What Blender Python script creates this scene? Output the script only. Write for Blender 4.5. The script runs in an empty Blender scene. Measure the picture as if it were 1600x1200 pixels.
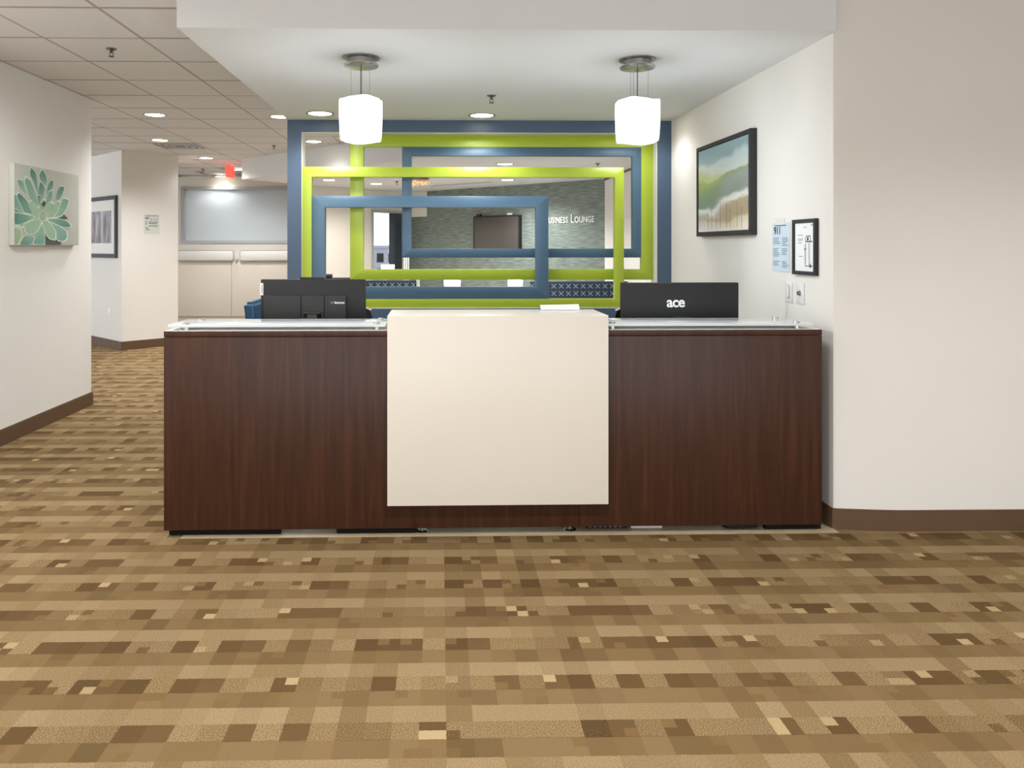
import bpy, bmesh, math, random
from mathutils import Vector, Matrix

random.seed(7)
scn = bpy.context.scene
COL = scn.collection
R = math.radians

# ------------------------------------------------------------------ camera
YAW, F, CX, CY, EYE = R(1.1), 1185.0, 711.0, 385.0, 1.42
cam = bpy.data.cameras.new('camera')
cam.sensor_width = 36.0
cam.lens = 36.0 * F / 1600.0
cam.shift_x = (800 - CX) / 1600.0
cam.shift_y = -(600 - CY) / 1600.0
cam.clip_start, cam.clip_end = 0.05, 200
camo = bpy.data.objects.new('camera', cam)
camo.location = (0, 0, EYE)
camo.rotation_euler = (R(90), 0, -YAW)
COL.objects.link(camo)
scn.camera = camo

# ------------------------------------------------------------------ world, exposure
w = bpy.data.worlds.new('world')
scn.world = w
w.use_nodes = True
bg = w.node_tree.nodes['Background']
bg.inputs[0].default_value = (0.88, 0.94, 1.0, 1)
bg.inputs[1].default_value = 2.1
scn.view_settings.view_transform = 'Standard'
scn.view_settings.look = 'None'
scn.view_settings.gamma = 1
scn.view_settings.use_curve_mapping = False
scn.view_settings.exposure = 0.27
ADDED_CAN_WATTS = 105        # added, unseen cans over the open floor
NICHE_WATTS = 41      # recessed cans in the desk niche
LOUNGE_WATTS = 84
PENDANT_WATTS = 13.8
CORR_WATTS = 165

# ------------------------------------------------------------------ rays: the photograph's geometry
def ray(px, py):
    a, b = (px - CX) / F, (CY - py) / F
    return Vector((math.sin(YAW) + a * math.cos(YAW), math.cos(YAW) - a * math.sin(YAW), b))
def at(px, py, Y):
    d = ray(px, py); t = Y / d.y
    return Vector((t * d.x, Y, EYE + t * d.z))
def on_x(px, py, X):
    d = ray(px, py); t = X / d.x
    return Vector((X, t * d.y, EYE + t * d.z))
def on_z(px, py, Z):
    d = ray(px, py); t = (Z - EYE) / d.z
    return Vector((t * d.x, t * d.y, Z))

# ------------------------------------------------------------------ mesh helpers
def lin(c):
    return tuple(((v / 255) / 12.92 if v / 255 <= 0.04045 else ((v / 255 + 0.055) / 1.055) ** 2.4) for v in c)
def bx(bm, x0, x1, y0, y1, z0, z1, bev=0.0, seg=2, mi=0):
    g = bmesh.ops.create_cube(bm, size=1)
    vs = g['verts']
    for v in vs:
        v.co = Vector((x0 + (v.co.x + .5) * (x1 - x0), y0 + (v.co.y + .5) * (y1 - y0), z0 + (v.co.z + .5) * (z1 - z0)))
    fs = {f for v in vs for f in v.link_faces}
    for f in fs: f.material_index = mi
    if bev > 0:
        es = {e for v in vs for e in v.link_edges}
        bmesh.ops.bevel(bm, geom=list(es), offset=bev, segments=seg, affect='EDGES', profile=0.6)
    return vs
def cyl(bm, p0, p1, r0, r1=None, n=20, caps=True):
    p0, p1 = Vector(p0), Vector(p1)
    r1 = r0 if r1 is None else r1
    d = p1 - p0
    rot = d.to_track_quat('Z', 'Y').to_matrix().to_4x4()
    bmesh.ops.create_cone(bm, cap_ends=caps, segments=n, radius1=r0, radius2=r1, depth=d.length,
                          matrix=Matrix.Translation((p0 + p1) / 2) @ rot)
def tube(bm, pts, r, n=8):
    pts = [Vector(p) for p in pts]
    rings = []
    for i, p in enumerate(pts):
        t = (pts[min(i + 1, len(pts) - 1)] - pts[max(i - 1, 0)]).normalized()
        a = t.orthogonal().normalized() if i == 0 else (rings_a - t * rings_a.dot(t)).normalized()
        rings_a = a
        b = t.cross(a)
        rings.append([bm.verts.new(p + r * (math.cos(2 * math.pi * k / n) * a + math.sin(2 * math.pi * k / n) * b)) for k in range(n)])
    for A, B in zip(rings, rings[1:]):
        for k in range(n):
            bm.faces.new((A[k], A[(k + 1) % n], B[(k + 1) % n], B[k]))
    bm.faces.new(rings[0][::-1]); bm.faces.new(rings[-1])
def lathe(bm, prof, n=32):
    rings = []
    for r, z in prof:
        rings.append([bm.verts.new((r * math.cos(2 * math.pi * k / n), r * math.sin(2 * math.pi * k / n), z)) for k in range(n)])
    for A, B in zip(rings, rings[1:]):
        for k in range(n):
            bm.faces.new((A[k], A[(k + 1) % n], B[(k + 1) % n], B[k]))
    bm.faces.new(rings[0][::-1]); bm.faces.new(rings[-1])
def prism(bm, pts, z0, z1):
    lo = [bm.verts.new((p[0], p[1], z0)) for p in pts]
    hi = [bm.verts.new((p[0], p[1], z1)) for p in pts]
    bm.faces.new(lo[::-1]); bm.faces.new(hi)
    n = len(pts)
    for k in range(n):
        bm.faces.new((lo[k], lo[(k + 1) % n], hi[(k + 1) % n], hi[k]))
def ring_frame(bm, x0, x1, z0, z1, wl, wr, wt, wb, y0, y1, bev=0.002):
    # a rectangular band in the XZ plane, extruded in Y (one mesh)
    o = [(x0, z0), (x1, z0), (x1, z1), (x0, z1)]
    i = [(x0 + wl, z0 + wb), (x1 - wr, z0 + wb), (x1 - wr, z1 - wt), (x0 + wl, z1 - wt)]
    V = {}
    for nm, L in (('o', o), ('i', i)):
        for k, (x, z) in enumerate(L):
            for j, y in enumerate((y0, y1)):
                V[nm, k, j] = bm.verts.new((x, y, z))
    for k in range(4):
        m = (k + 1) % 4
        bm.faces.new((V['o', k, 0], V['o', m, 0], V['i', m, 0], V['i', k, 0]))
        bm.faces.new((V['o', k, 1], V['i', k, 1], V['i', m, 1], V['o', m, 1]))
        bm.faces.new((V['o', k, 0], V['o', k, 1], V['o', m, 1], V['o', m, 0]))
        bm.faces.new((V['i', k, 0], V['i', m, 0], V['i', m, 1], V['i', k, 1]))
def smooth_by_angle(me, ang=35):
    me.polygons.foreach_set('use_smooth', [True] * len(me.polygons))
    try:
        me.set_sharp_from_angle(angle=R(ang))
    except Exception:
        pass
def obj(name, bm, m, parent=None, loc=None, rotz=0.0, kind=None, smooth=True):
    bmesh.ops.recalc_face_normals(bm, faces=bm.faces[:])
    me = bpy.data.meshes.new(name)
    bm.to_mesh(me); bm.free()
    for x in (m if isinstance(m, (list, tuple)) else [m]):
        me.materials.append(x)
    if smooth: smooth_by_angle(me)
    o = bpy.data.objects.new(name, me)
    COL.objects.link(o)
    if parent is not None: o.parent = parent
    if loc is not None: o.location = loc
    o.rotation_euler = (0, 0, rotz)
    if kind: o['kind'] = kind
    return o
def struct(name, bm, m, parent=None, loc=None, rotz=0.0, smooth=True):
    o = obj(name, bm, m, parent, loc, rotz, smooth=smooth)
    if parent is None: o['kind'] = 'structure'
    return o
def tag(o, label, cat, group=None):
    o['label'] = label; o['category'] = cat
    if group: o['group'] = group
    return o
def thing(name, label, cat, loc=(0, 0, 0), rotz=0.0, group=None):
    o = bpy.data.objects.new(name, None)
    o.empty_display_size = 0.1
    COL.objects.link(o)
    o.location = loc; o.rotation_euler = (0, 0, rotz)
    return tag(o, label, cat, group)
def dup(root, loc, label, rotz=None):
    r = root.copy(); COL.objects.link(r); r.location = loc
    if rotz is not None: r.rotation_euler = (0, 0, rotz)
    r['label'] = label
    for ch in list(root.children):
        c = ch.copy(); COL.objects.link(c); c.parent = r
        for g in list(ch.children):
            d = g.copy(); COL.objects.link(d); d.parent = c
    return r
def box_obj(name, m, parent, x0, x1, y0, y1, z0, z1, bev=0.0, **k):
    bm = bmesh.new(); bx(bm, x0, x1, y0, y1, z0, z1, bev)
    return obj(name, bm, m, parent, **k)
def text_mesh(body, size, extrude, m, name, parent, loc, rot, align='CENTER', spacing=1.0, offset=0.0):
    cu = bpy.data.curves.new('lettering', 'FONT')
    cu.body = body; cu.size = size; cu.extrude = extrude; cu.align_x = align
    cu.space_character = spacing; cu.offset = offset; cu.resolution_u = 4
    t = bpy.data.objects.new('lettering', cu); COL.objects.link(t)
    dg = bpy.context.evaluated_depsgraph_get(); dg.update()
    me = bpy.data.meshes.new_from_object(t.evaluated_get(dg))
    bpy.data.objects.remove(t); bpy.data.curves.remove(cu)
    me.name = name
    me.materials.clear(); me.materials.append(m)
    o = bpy.data.objects.new(name, me); COL.objects.link(o)
    o.parent = parent; o.location = loc; o.rotation_euler = rot
    return o

# ------------------------------------------------------------------ materials
def base(name, rough=0.5, metal=0.0, spec=0.5):
    m = bpy.data.materials.new(name); m.use_nodes = True
    nt = m.node_tree
    b = nt.nodes['Principled BSDF']
    b.inputs['Roughness'].default_value = rough
    b.inputs['Metallic'].default_value = metal
    b.inputs['Specular IOR Level'].default_value = spec
    return m, nt, b
def paint(name, rgb, rough=0.5, metal=0.0, spec=0.5, var=0.03, scale=6.0, bump=0.0, bscale=200.0, stretch=(1, 1, 1)):
    m, nt, b = base(name, rough, metal, spec)
    c = lin(rgb)
    tc = nt.nodes.new('ShaderNodeTexCoord')
    mp = nt.nodes.new('ShaderNodeMapping'); mp.inputs['Scale'].default_value = stretch
    nt.links.new(tc.outputs['Object'], mp.inputs[0])
    n = nt.nodes.new('ShaderNodeTexNoise'); n.inputs['Scale'].default_value = scale; n.inputs['Detail'].default_value = 3
    nt.links.new(mp.outputs[0], n.inputs['Vector'])
    r = nt.nodes.new('ShaderNodeValToRGB')
    r.color_ramp.elements[0].color = (*[v * (1 - var) for v in c], 1)
    r.color_ramp.elements[1].color = (*[min(1, v * (1 + var)) for v in c], 1)
    r.color_ramp.elements[0].position = .3; r.color_ramp.elements[1].position = .7
    nt.links.new(n.outputs['Fac'], r.inputs[0])
    nt.links.new(r.outputs[0], b.inputs['Base Color'])
    if bump > 0:
        n2 = nt.nodes.new('ShaderNodeTexNoise'); n2.inputs['Scale'].default_value = bscale; n2.inputs['Detail'].default_value = 2
        nt.links.new(tc.outputs['Object'], n2.inputs['Vector'])
        bp = nt.nodes.new('ShaderNodeBump'); bp.inputs['Strength'].default_value = bump; bp.inputs['Distance'].default_value = 0.002
        nt.links.new(n2.outputs['Fac'], bp.inputs['Height']); nt.links.new(bp.outputs[0], b.inputs['Normal'])
    return m
def glow(name, rgb, strength):
    m, nt, b = base(name, 0.4)
    c = lin(rgb)
    b.inputs['Base Color'].default_value = (*c, 1)
    b.inputs['Emission Color'].default_value = (*c, 1)
    b.inputs['Emission Strength'].default_value = strength
    return m

M = {}
M['wall'] = paint('wall_paint', (226, 221, 214), .75, var=.012, scale=1.5, bump=.08, bscale=350)
M['soffit'] = paint('soffit_paint', (224, 224, 223), .75, var=.012, scale=1.5)
M['tile'] = paint('ceiling_tile_fibre', (218, 215, 212), .9, var=.03, scale=60, bump=.25, bscale=500)
M['grid'] = paint('ceiling_grid_metal', (158, 149, 140), .5, var=.02)
M['base'] = paint('baseboard_vinyl', (92, 68, 46), .5, var=.05)
M['white_lam'] = paint('white_laminate', (222, 213, 200), .28, var=.008, scale=2)
M['white_plastic'] = paint('white_plastic', (228, 226, 222), .35, var=.01)
M['paper'] = paint('paper', (226, 232, 236), .4, var=.02, scale=12)
M['green'] = paint('lime_green_paint', (166, 184, 54), .38, var=.03, scale=2)
M['blue'] = paint('slate_blue_paint', (74, 103, 125), .42, var=.03, scale=2)
M['slate'] = paint('dark_slate_paint', (66, 85, 107), .4, var=.03, scale=2)
M['black'] = paint('black_plastic', (34, 33, 34), .45, spec=.35, var=.05, scale=80, bump=.05, bscale=600)
M['black2'] = paint('charcoal_plastic', (44, 43, 42), .42, spec=.35, var=.05, scale=80)
M['black_gloss'] = paint('black_glass', (18, 18, 20), .08, var=.02)
M['frame_black'] = paint('black_frame_wood', (54, 54, 56), .6, spec=.25, var=.1, scale=20)
M['chrome'] = paint('brushed_steel', (190, 190, 188), .25, 1.0, var=.04, scale=30)
M['steel'] = paint('satin_nickel', (150, 148, 146), .35, 1.0, var=.05, scale=30)
M['dark_metal'] = paint('dark_metal', (70, 68, 66), .4, .8, var=.05)
M['navy'] = paint('navy_upholstery', (40, 76, 104), .85, var=.12, scale=90, bump=.2, bscale=400)
M['mesh'] = paint('chair_fabric', (38, 40, 44), .8, var=.15, scale=120, bump=.2, bscale=500)
M['vinyl'] = paint('niche_floor_vinyl', (172, 154, 126), .45, var=.06, scale=9)
M['ink'] = paint('grey_ink', (110, 116, 124), .6, var=.1, scale=40)
M['ink_dark'] = paint('dark_ink', (46, 52, 62), .6, var=.05)
M['ink_teal'] = paint('teal_ink', (96, 124, 132), .6, var=.1, scale=40)
M['print_white'] = paint('printed_white', (238, 238, 238), .4, var=.005)
M['letters'] = paint('white_letters', (236, 238, 232), .35, var=.01)
M['red'] = glow('exit_red', (255, 64, 52), 1.6)
M['can_glow'] = glow('lamp_lens', (255, 244, 224), 9.0)
M['shade_glow'] = glow('pendant_glass', (236, 246, 255), 1.15)
M['lamp_glow'] = glow('lamp_shade_glow', (255, 248, 232), 2.2)
M['gold'] = glow('amber_beads', (240, 190, 130), 0.8)
M['window_frame'] = paint('window_frame_grey', (176, 178, 180), .4, var=.02)
M['dark_frame'] = paint('dark_window_frame', (62, 70, 82), .35, var=.05)
M['building'] = paint('far_building', (120, 120, 126), .8, var=.1)
M['mat_board'] = paint('mat_board', (232, 228, 222), .7, var=.01)
M['tape'] = paint('clear_tape', (222, 220, 214), .2, var=.01)

M['lounge_bounce'] = paint('lounge_bounce_slab', (206, 200, 192), .4, var=.05, scale=5)
M['plinth'] = paint('plinth_black', (20, 18, 16), .8, spec=.2)
# frosted glass counter top: white back-painted, polished
def glass_mat():
    m, nt, b = base('frosted_counter_glass', .1)
    b.inputs['Base Color'].default_value = (.90, .93, .93, 1)
    b.inputs['Transmission Weight'].default_value = .32
    n = nt.nodes.new('ShaderNodeTexNoise'); n.inputs['Scale'].default_value = 3
    mr = nt.nodes.new('ShaderNodeMapRange'); mr.inputs['To Min'].default_value = .04; mr.inputs['To Max'].default_value = .1
    nt.links.new(n.outputs['Fac'], mr.inputs[0]); nt.links.new(mr.outputs[0], b.inputs['Roughness'])
    return m
M['glass'] = glass_mat()
def frosted_window():
    m, nt, b = base('frosted_window_film', .22)
    tc = nt.nodes.new('ShaderNodeTexCoord')
    n = nt.nodes.new('ShaderNodeTexNoise'); n.inputs['Scale'].default_value = .8
    r = nt.nodes.new('ShaderNodeValToRGB')
    r.color_ramp.elements[0].color = (*lin((214, 224, 230)), 1); r.color_ramp.elements[1].color = (*lin((232, 238, 242)), 1)
    nt.links.new(tc.outputs['Object'], n.inputs['Vector']); nt.links.new(n.outputs['Fac'], r.inputs[0])
    nt.links.new(r.outputs[0], b.inputs['Base Color'])
    b.inputs['Transmission Weight'].default_value = .5
    b.inputs['Roughness'].default_value = .45
    return m
M['frosted'] = frosted_window()
def pane_mat():
    m, nt, b = base('clear_pane', .02)
    b.inputs['Base Color'].default_value = (.95, .98, 1, 1)
    b.inputs['Transmission Weight'].default_value = 1
    b.inputs['IOR'].default_value = 1.05
    return m
M['pane'] = pane_mat()

def wood_mat():
    m, nt, b = base('dark_mahogany_laminate', .36, spec=.36)
    tc = nt.nodes.new('ShaderNodeTexCoord')
    mp = nt.nodes.new('ShaderNodeMapping'); mp.inputs['Scale'].default_value = (14, 14, .7)
    nt.links.new(tc.outputs['Object'], mp.inputs[0])
    n = nt.nodes.new('ShaderNodeTexNoise'); n.inputs['Scale'].default_value = 2.2; n.inputs['Detail'].default_value = 8; n.inputs['Roughness'].default_value = .62
    nt.links.new(mp.outputs[0], n.inputs['Vector'])
    r = nt.nodes.new('ShaderNodeValToRGB'); e = r.color_ramp.elements
    e[0].position, e[0].color = .28, (*lin((54, 31, 20)), 1)
    e[1].position, e[1].color = .75, (*lin((82, 49, 33)), 1)
    k = e.new(.5); k.color = (*lin((66, 38, 25)), 1)
    nt.links.new(n.outputs['Fac'], r.inputs[0])
    # fine pores
    mp2 = nt.nodes.new('ShaderNodeMapping'); mp2.inputs['Scale'].default_value = (160, 160, 3)
    nt.links.new(tc.outputs['Object'], mp2.inputs[0])
    n2 = nt.nodes.new('ShaderNodeTexNoise'); n2.inputs['Scale'].default_value = 1.5; n2.inputs['Detail'].default_value = 3
    nt.links.new(mp2.outputs[0], n2.inputs['Vector'])
    mx = nt.nodes.new('ShaderNodeMix'); mx.data_type = 'RGBA'; mx.blend_type = 'MULTIPLY'; mx.inputs[0].default_value = .35
    r2 = nt.nodes.new('ShaderNodeValToRGB'); r2.color_ramp.elements[0].position = .35; r2.color_ramp.elements[0].color = (.45, .4, .38, 1); r2.color_ramp.elements[1].position = .6
    nt.links.new(n2.outputs['Fac'], r2.inputs[0])
    nt.links.new(r.outputs[0], mx.inputs[6]); nt.links.new(r2.outputs[0], mx.inputs[7])
    nt.links.new(mx.outputs[2], b.inputs['Base Color'])
    return m
M['wood'] = wood_mat()

def carpet_mat():
    m, nt, b = base('block_pattern_carpet', .95, spec=.1)
    N, L = nt.nodes, nt.links
    def math_(op, a, bb=None, c=None):
        x = N.new('ShaderNodeMath'); x.operation = op
        for i, v in enumerate((a, bb, c)):
            if v is None: continue
            if isinstance(v, (int, float)): x.inputs[i].default_value = v
            else: L.new(v, x.inputs[i])
        return x.outputs[0]
    tc = N.new('ShaderNodeTexCoord'); sp = N.new('ShaderNodeSeparateXYZ'); L.new(tc.outputs['Object'], sp.inputs[0])
    S = .0803
    # slight waviness of the tufted edges
    nw = N.new('ShaderNodeTexNoise'); nw.inputs['Scale'].default_value = 90; L.new(tc.outputs['Object'], nw.inputs['Vector'])
    wob = math_('MULTIPLY', math_('SUBTRACT', nw.outputs['Fac'], .5), .07)
    u = math_('ADD', math_('DIVIDE', math_('SUBTRACT', sp.outputs['X'], .017), S), wob)
    v = math_('ADD', math_('DIVIDE', math_('SUBTRACT', sp.outputs['Y'], 2.828), S), wob)
    cu, cv = math_('FLOOR', u), math_('FLOOR', v)
    typ = math_('FLOORED_MODULO', cv, 3.0)          # 0 plain mid rows, 1 contrast rows, 2 light rows
    def wn(a, bb, seed):
        c = N.new('ShaderNodeCombineXYZ'); L.new(a, c.inputs[0]); L.new(bb, c.inputs[1]); c.inputs[2].default_value = seed
        x = N.new('ShaderNodeTexWhiteNoise'); x.noise_dimensions = '3D'; L.new(c.outputs[0], x.inputs['Vector'])
        return x.outputs['Value']
    cell = wn(cu, cv, 1.7)
    half = wn(math_('FLOOR', math_('MULTIPLY', u, 2)), math_('FLOOR', math_('MULTIPLY', v, 2)), 5.3)
    pair = wn(math_('FLOOR', math_('MULTIPLY', u, .5)), cv, 8.1)
    colm = wn(cu, math_('FLOOR', math_('DIVIDE', cv, 9.0)), 2.9)  # columns hold a tone over a stretch
    def ramp(val, stops):
        r = N.new('ShaderNodeValToRGB'); r.color_ramp.interpolation = 'CONSTANT'
        e = r.color_ramp.elements
        e[0].position, e[0].color = 0, (*lin(stops[0][1]), 1)
        e[1].position, e[1].color = stops[1][0], (*lin(stops[1][1]), 1)
        for p, c in stops[2:]:
            k = e.new(p); k.color = (*lin(c), 1)
        L.new(val, r.inputs[0]); return r.outputs[0]
    mixv = math_('FRACT', math_('ADD', math_('MULTIPLY', cell, .62), math_('MULTIPLY', pair, .38)))
    cA = ramp(mixv, CARPET_MID)
    cB = ramp(cell, CARPET_CON)
    cC = ramp(mixv, CARPET_LIGHT)
    def mix(f, a, bb, bt='MIX'):
        x = N.new('ShaderNodeMix'); x.data_type = 'RGBA'; x.blend_type = bt
        if isinstance(f, (int, float)): x.inputs[0].default_value = f
        else: L.new(f, x.inputs[0])
        for i, q in ((6, a), (7, bb)):
            if isinstance(q, tuple): x.inputs[i].default_value = q
            else: L.new(q, x.inputs[i])
        return x.outputs[2]
    is1 = math_('COMPARE', typ, 1.0, .1); is2 = math_('COMPARE', typ, 2.0, .1)
    c = mix(is1, cA, cB); c = mix(is2, c, cC)
    # small half blocks
    hl = math_('MULTIPLY', math_('GREATER_THAN', half, .955), is1)
    c = mix(hl, c, (*lin((158, 136, 100)), 1))
    hd = math_('MULTIPLY', math_('LESS_THAN', half, .05), math_('SUBTRACT', 1.0, is2))
    c = mix(hd, c, (*lin((108, 85, 53)), 1))
    # column tone
    ct = ramp(colm, [(0, (255, 255, 255)), (.5, (248, 247, 246)), (.72, (240, 238, 236)), (.88, (255, 255, 255))])
    c = mix(1.0, c, ct, 'MULTIPLY')
    # loop pile speckle: strong in contrast light cells and light rows
    nz = N.new('ShaderNodeTexNoise'); nz.inputs['Scale'].default_value = 230; nz.inputs['Detail'].default_value = 2; L.new(tc.outputs['Object'], nz.inputs['Vector'])
    rs = N.new('ShaderNodeValToRGB'); rs.color_ramp.elements[0].position = .36; rs.color_ramp.elements[0].color = (.42, .38, .34, 1)
    rs.color_ramp.elements[1].position = .6; rs.color_ramp.elements[1].color = (1.0, 1.0, 1.0, 1)
    k = rs.color_ramp.elements.new(.72); k.color = (1.0, 1.0, 1.0, 1)
    L.new(nz.outputs['Fac'], rs.inputs[0])
    spk = math_('ADD', math_('ADD', math_('MULTIPLY', is2, .38), math_('MULTIPLY', math_('MULTIPLY', is1, math_('GREATER_THAN', cell, .42)), .78)), .14)
    c = mix(spk, c, rs.outputs[0], 'MULTIPLY')
    # tile seams: hair lines at row edges every third row
    fv = math_('FRACT', v)
    seam = math_('MULTIPLY', math_('LESS_THAN', fv, .035), math_('MULTIPLY', is1, math_('GREATER_THAN', pair, .35)))
    c = mix(math_('MULTIPLY', seam, .45), c, (*lin((70, 50, 30)), 1))
    L.new(c, b.inputs['Base Color'])
    bp = N.new('ShaderNodeBump'); bp.inputs['Strength'].default_value = .5; bp.inputs['Distance'].default_value = .004
    L.new(nz.outputs['Fac'], bp.inputs['Height']); L.new(bp.outputs[0], b.inputs['Normal'])
    return m
CARPET_MID = [(0, (99, 79, 50)), (.26, (111, 89, 58)), (.62, (115, 93, 63)), (.86, (104, 83, 54))]
CARPET_CON = [(0, (88, 67, 40)), (.24, (94, 73, 45)), (.42, (134, 112, 78)), (.66, (142, 120, 86)), (.86, (126, 104, 71))]
CARPET_LIGHT = [(0, (135, 113, 81)), (.30, (140, 118, 86)), (.66, (128, 106, 73)), (.82, (144, 123, 91))]
M['carpet'] = carpet_mat()

def wallpaper_mat():
    m, nt, b = base('grass_cloth_wallpaper', .45)
    tc = nt.nodes.new('ShaderNodeTexCoord')
    mp = nt.nodes.new('ShaderNodeMapping'); mp.inputs['Scale'].default_value = (3.5, 3.5, 42)
    nt.links.new(tc.outputs['Object'], mp.inputs[0])
    n = nt.nodes.new('ShaderNodeTexNoise'); n.inputs['Scale'].default_value = 1.6; n.inputs['Detail'].default_value = 4
    nt.links.new(mp.outputs[0], n.inputs['Vector'])
    r = nt.nodes.new('ShaderNodeValToRGB'); e = r.color_ramp.elements
    e[0].position, e[0].color = .3, (*lin((88, 99, 98)), 1)
    e[1].position, e[1].color = .72, (*lin((152, 160, 144)), 1)
    k = e.new(.5); k.color = (*lin((118, 129, 122)), 1)
    nt.links.new(n.outputs['Fac'], r.inputs[0]); nt.links.new(r.outputs[0], b.inputs['Base Color'])
    return m
M['wallpaper'] = wallpaper_mat()

def pattern_fabric():
    m, nt, b = base('navy_star_fabric', .8)
    N, L = nt.nodes, nt.links
    tc = N.new('ShaderNodeTexCoord'); sp = N.new('ShaderNodeSeparateXYZ'); L.new(tc.outputs['Object'], sp.inputs[0])
    def math_(op, a, bb=None):
        x = N.new('ShaderNodeMath'); x.operation = op
        for i, v in enumerate((a, bb)):
            if v is None: continue
            if isinstance(v, (int, float)): x.inputs[i].default_value = v
            else: L.new(v, x.inputs[i])
        return x.outputs[0]
    fx = math_('SUBTRACT', math_('FRACT', math_('MULTIPLY', sp.outputs['X'], 10.5)), .5)
    fz = math_('SUBTRACT', math_('FRACT', math_('MULTIPLY', sp.outputs['Z'], 10.5)), .5)
    ax, az = math_('ABSOLUTE', fx), math_('ABSOLUTE', fz)
    d = math_('ABSOLUTE', math_('SUBTRACT', ax, az))
    rad = math_('ADD', ax, az)
    star = math_('MULTIPLY', math_('LESS_THAN', d, .07), math_('LESS_THAN', rad, .62))
    mx = N.new('ShaderNodeMix'); mx.data_type = 'RGBA'
    mx.inputs[6].default_value = (*lin((34, 46, 62)), 1); mx.inputs[7].default_value = (*lin((120, 138, 152)), 1)
    L.new(star, mx.inputs[0]); L.new(mx.outputs[2], b.inputs['Base Color'])
    return m
M['star'] = pattern_fabric()

def abstract_mat():
    # flat print of a painted abstract: bands along Z with soft noise; X' along the canvas
    m, nt, b = base('abstract_painting', .35)
    N, L = nt.nodes, nt.links
    tc = N.new('ShaderNodeTexCoord'); sp = N.new('ShaderNodeSeparateXYZ'); L.new(tc.outputs['Object'], sp.inputs[0])
    def math_(op, a, bb=None):
        x = N.new('ShaderNodeMath'); x.operation = op
        for i, v in enumerate((a, bb)):
            if v is None: continue
            if isinstance(v, (int, float)): x.inputs[i].default_value = v
            else: L.new(v, x.inputs[i])
        return x.outputs[0]
    n = N.new('ShaderNodeTexNoise'); n.inputs['Scale'].default_value = 5; n.inputs['Detail'].default_value = 6
    mp = N.new('ShaderNodeMapping'); mp.inputs['Scale'].default_value = (1, .5, 1.6); L.new(tc.outputs['Object'], mp.inputs[0]); L.new(mp.outputs[0], n.inputs['Vector'])
    t = math_('DIVIDE', sp.outputs['Z'], .60)                       # 0 bottom .. 1 top
    s = math_('DIVIDE', sp.outputs['Y'], .90)                       # 0 near .. 1 far
    t = math_('ADD', t, math_('MULTIPLY', math_('SUBTRACT', n.outputs['Fac'], .5), .34))
    t = math_('ADD', t, math_('MULTIPLY', math_('SUBTRACT', s, .5), .08))
    def ramp(stops):
        r = N.new('ShaderNodeValToRGB'); r.color_ramp.interpolation = 'EASE'; e = r.color_ramp.elements
        e[0].position, e[0].color = stops[0][0], (*lin(stops[0][1]), 1)
        e[1].position, e[1].color = stops[-1][0], (*lin(stops[-1][1]), 1)
        for p, c in stops[1:-1]:
            k = e.new(p); k.color = (*lin(c), 1)
        L.new(t, r.inputs[0]); return r.outputs[0]
    near = ramp([(0, (226, 216, 198)), (.10, (214, 202, 178)), (.17, (172, 152, 122)), (.27, (176, 160, 134)), (.34, (230, 228, 222)), (.42, (138, 148, 142)), (.58, (150, 160, 158)), (.64, (150, 162, 112)), (.70, (206, 212, 208)), (.80, (196, 208, 212)), (.88, (138, 166, 174)), (1, (150, 176, 182))])
    far = ramp([(0, (226, 222, 212)), (.12, (206, 200, 190)), (.20, (178, 168, 146)), (.30, (222, 222, 222)), (.38, (118, 144, 126)), (.48, (132, 152, 116)), (.62, (160, 176, 100)), (.68, (196, 204, 150)), (.76, (212, 218, 216)), (.86, (160, 182, 188)), (1, (142, 172, 182))])
    mx = N.new('ShaderNodeMix'); mx.data_type = 'RGBA'
    mr = N.new('ShaderNodeMapRange'); mr.inputs['From Min'].default_value = .35; mr.inputs['From Max'].default_value = .75; mr.interpolation_type = 'SMOOTHSTEP'
    L.new(s, mr.inputs[0]); L.new(mr.outputs[0], mx.inputs[0]); L.new(near, mx.inputs[6]); L.new(far, mx.inputs[7])
    L.new(mx.outputs[2], b.inputs['Base Color'])
    return m
M['abstract'] = abstract_mat()
def blur_print():
    m, nt, b = base('blurred_city_print', .6, spec=.2)
    tc = nt.nodes.new('ShaderNodeTexCoord')
    mp = nt.nodes.new('ShaderNodeMapping'); mp.inputs['Scale'].default_value = (7, 7, 1.6); nt.links.new(tc.outputs['Object'], mp.inputs[0])
    n = nt.nodes.new('ShaderNodeTexNoise'); n.inputs['Scale'].default_value = 1.5; n.inputs['Detail'].default_value = 2; nt.links.new(mp.outputs[0], n.inputs['Vector'])
    r = nt.nodes.new('ShaderNodeValToRGB'); e = r.color_ramp.elements
    e[0].position, e[0].color = .3, (*lin((128, 108, 90)), 1); e[1].position, e[1].color = .7, (*lin((196, 190, 184)), 1)
    k = e.new(.5); k.color = (*lin((146, 144, 154)), 1)
    nt.links.new(n.outputs['Fac'], r.inputs[0]); nt.links.new(r.outputs[0], b.inputs['Base Color'])
    return m
M['city'] = blur_print()
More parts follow.
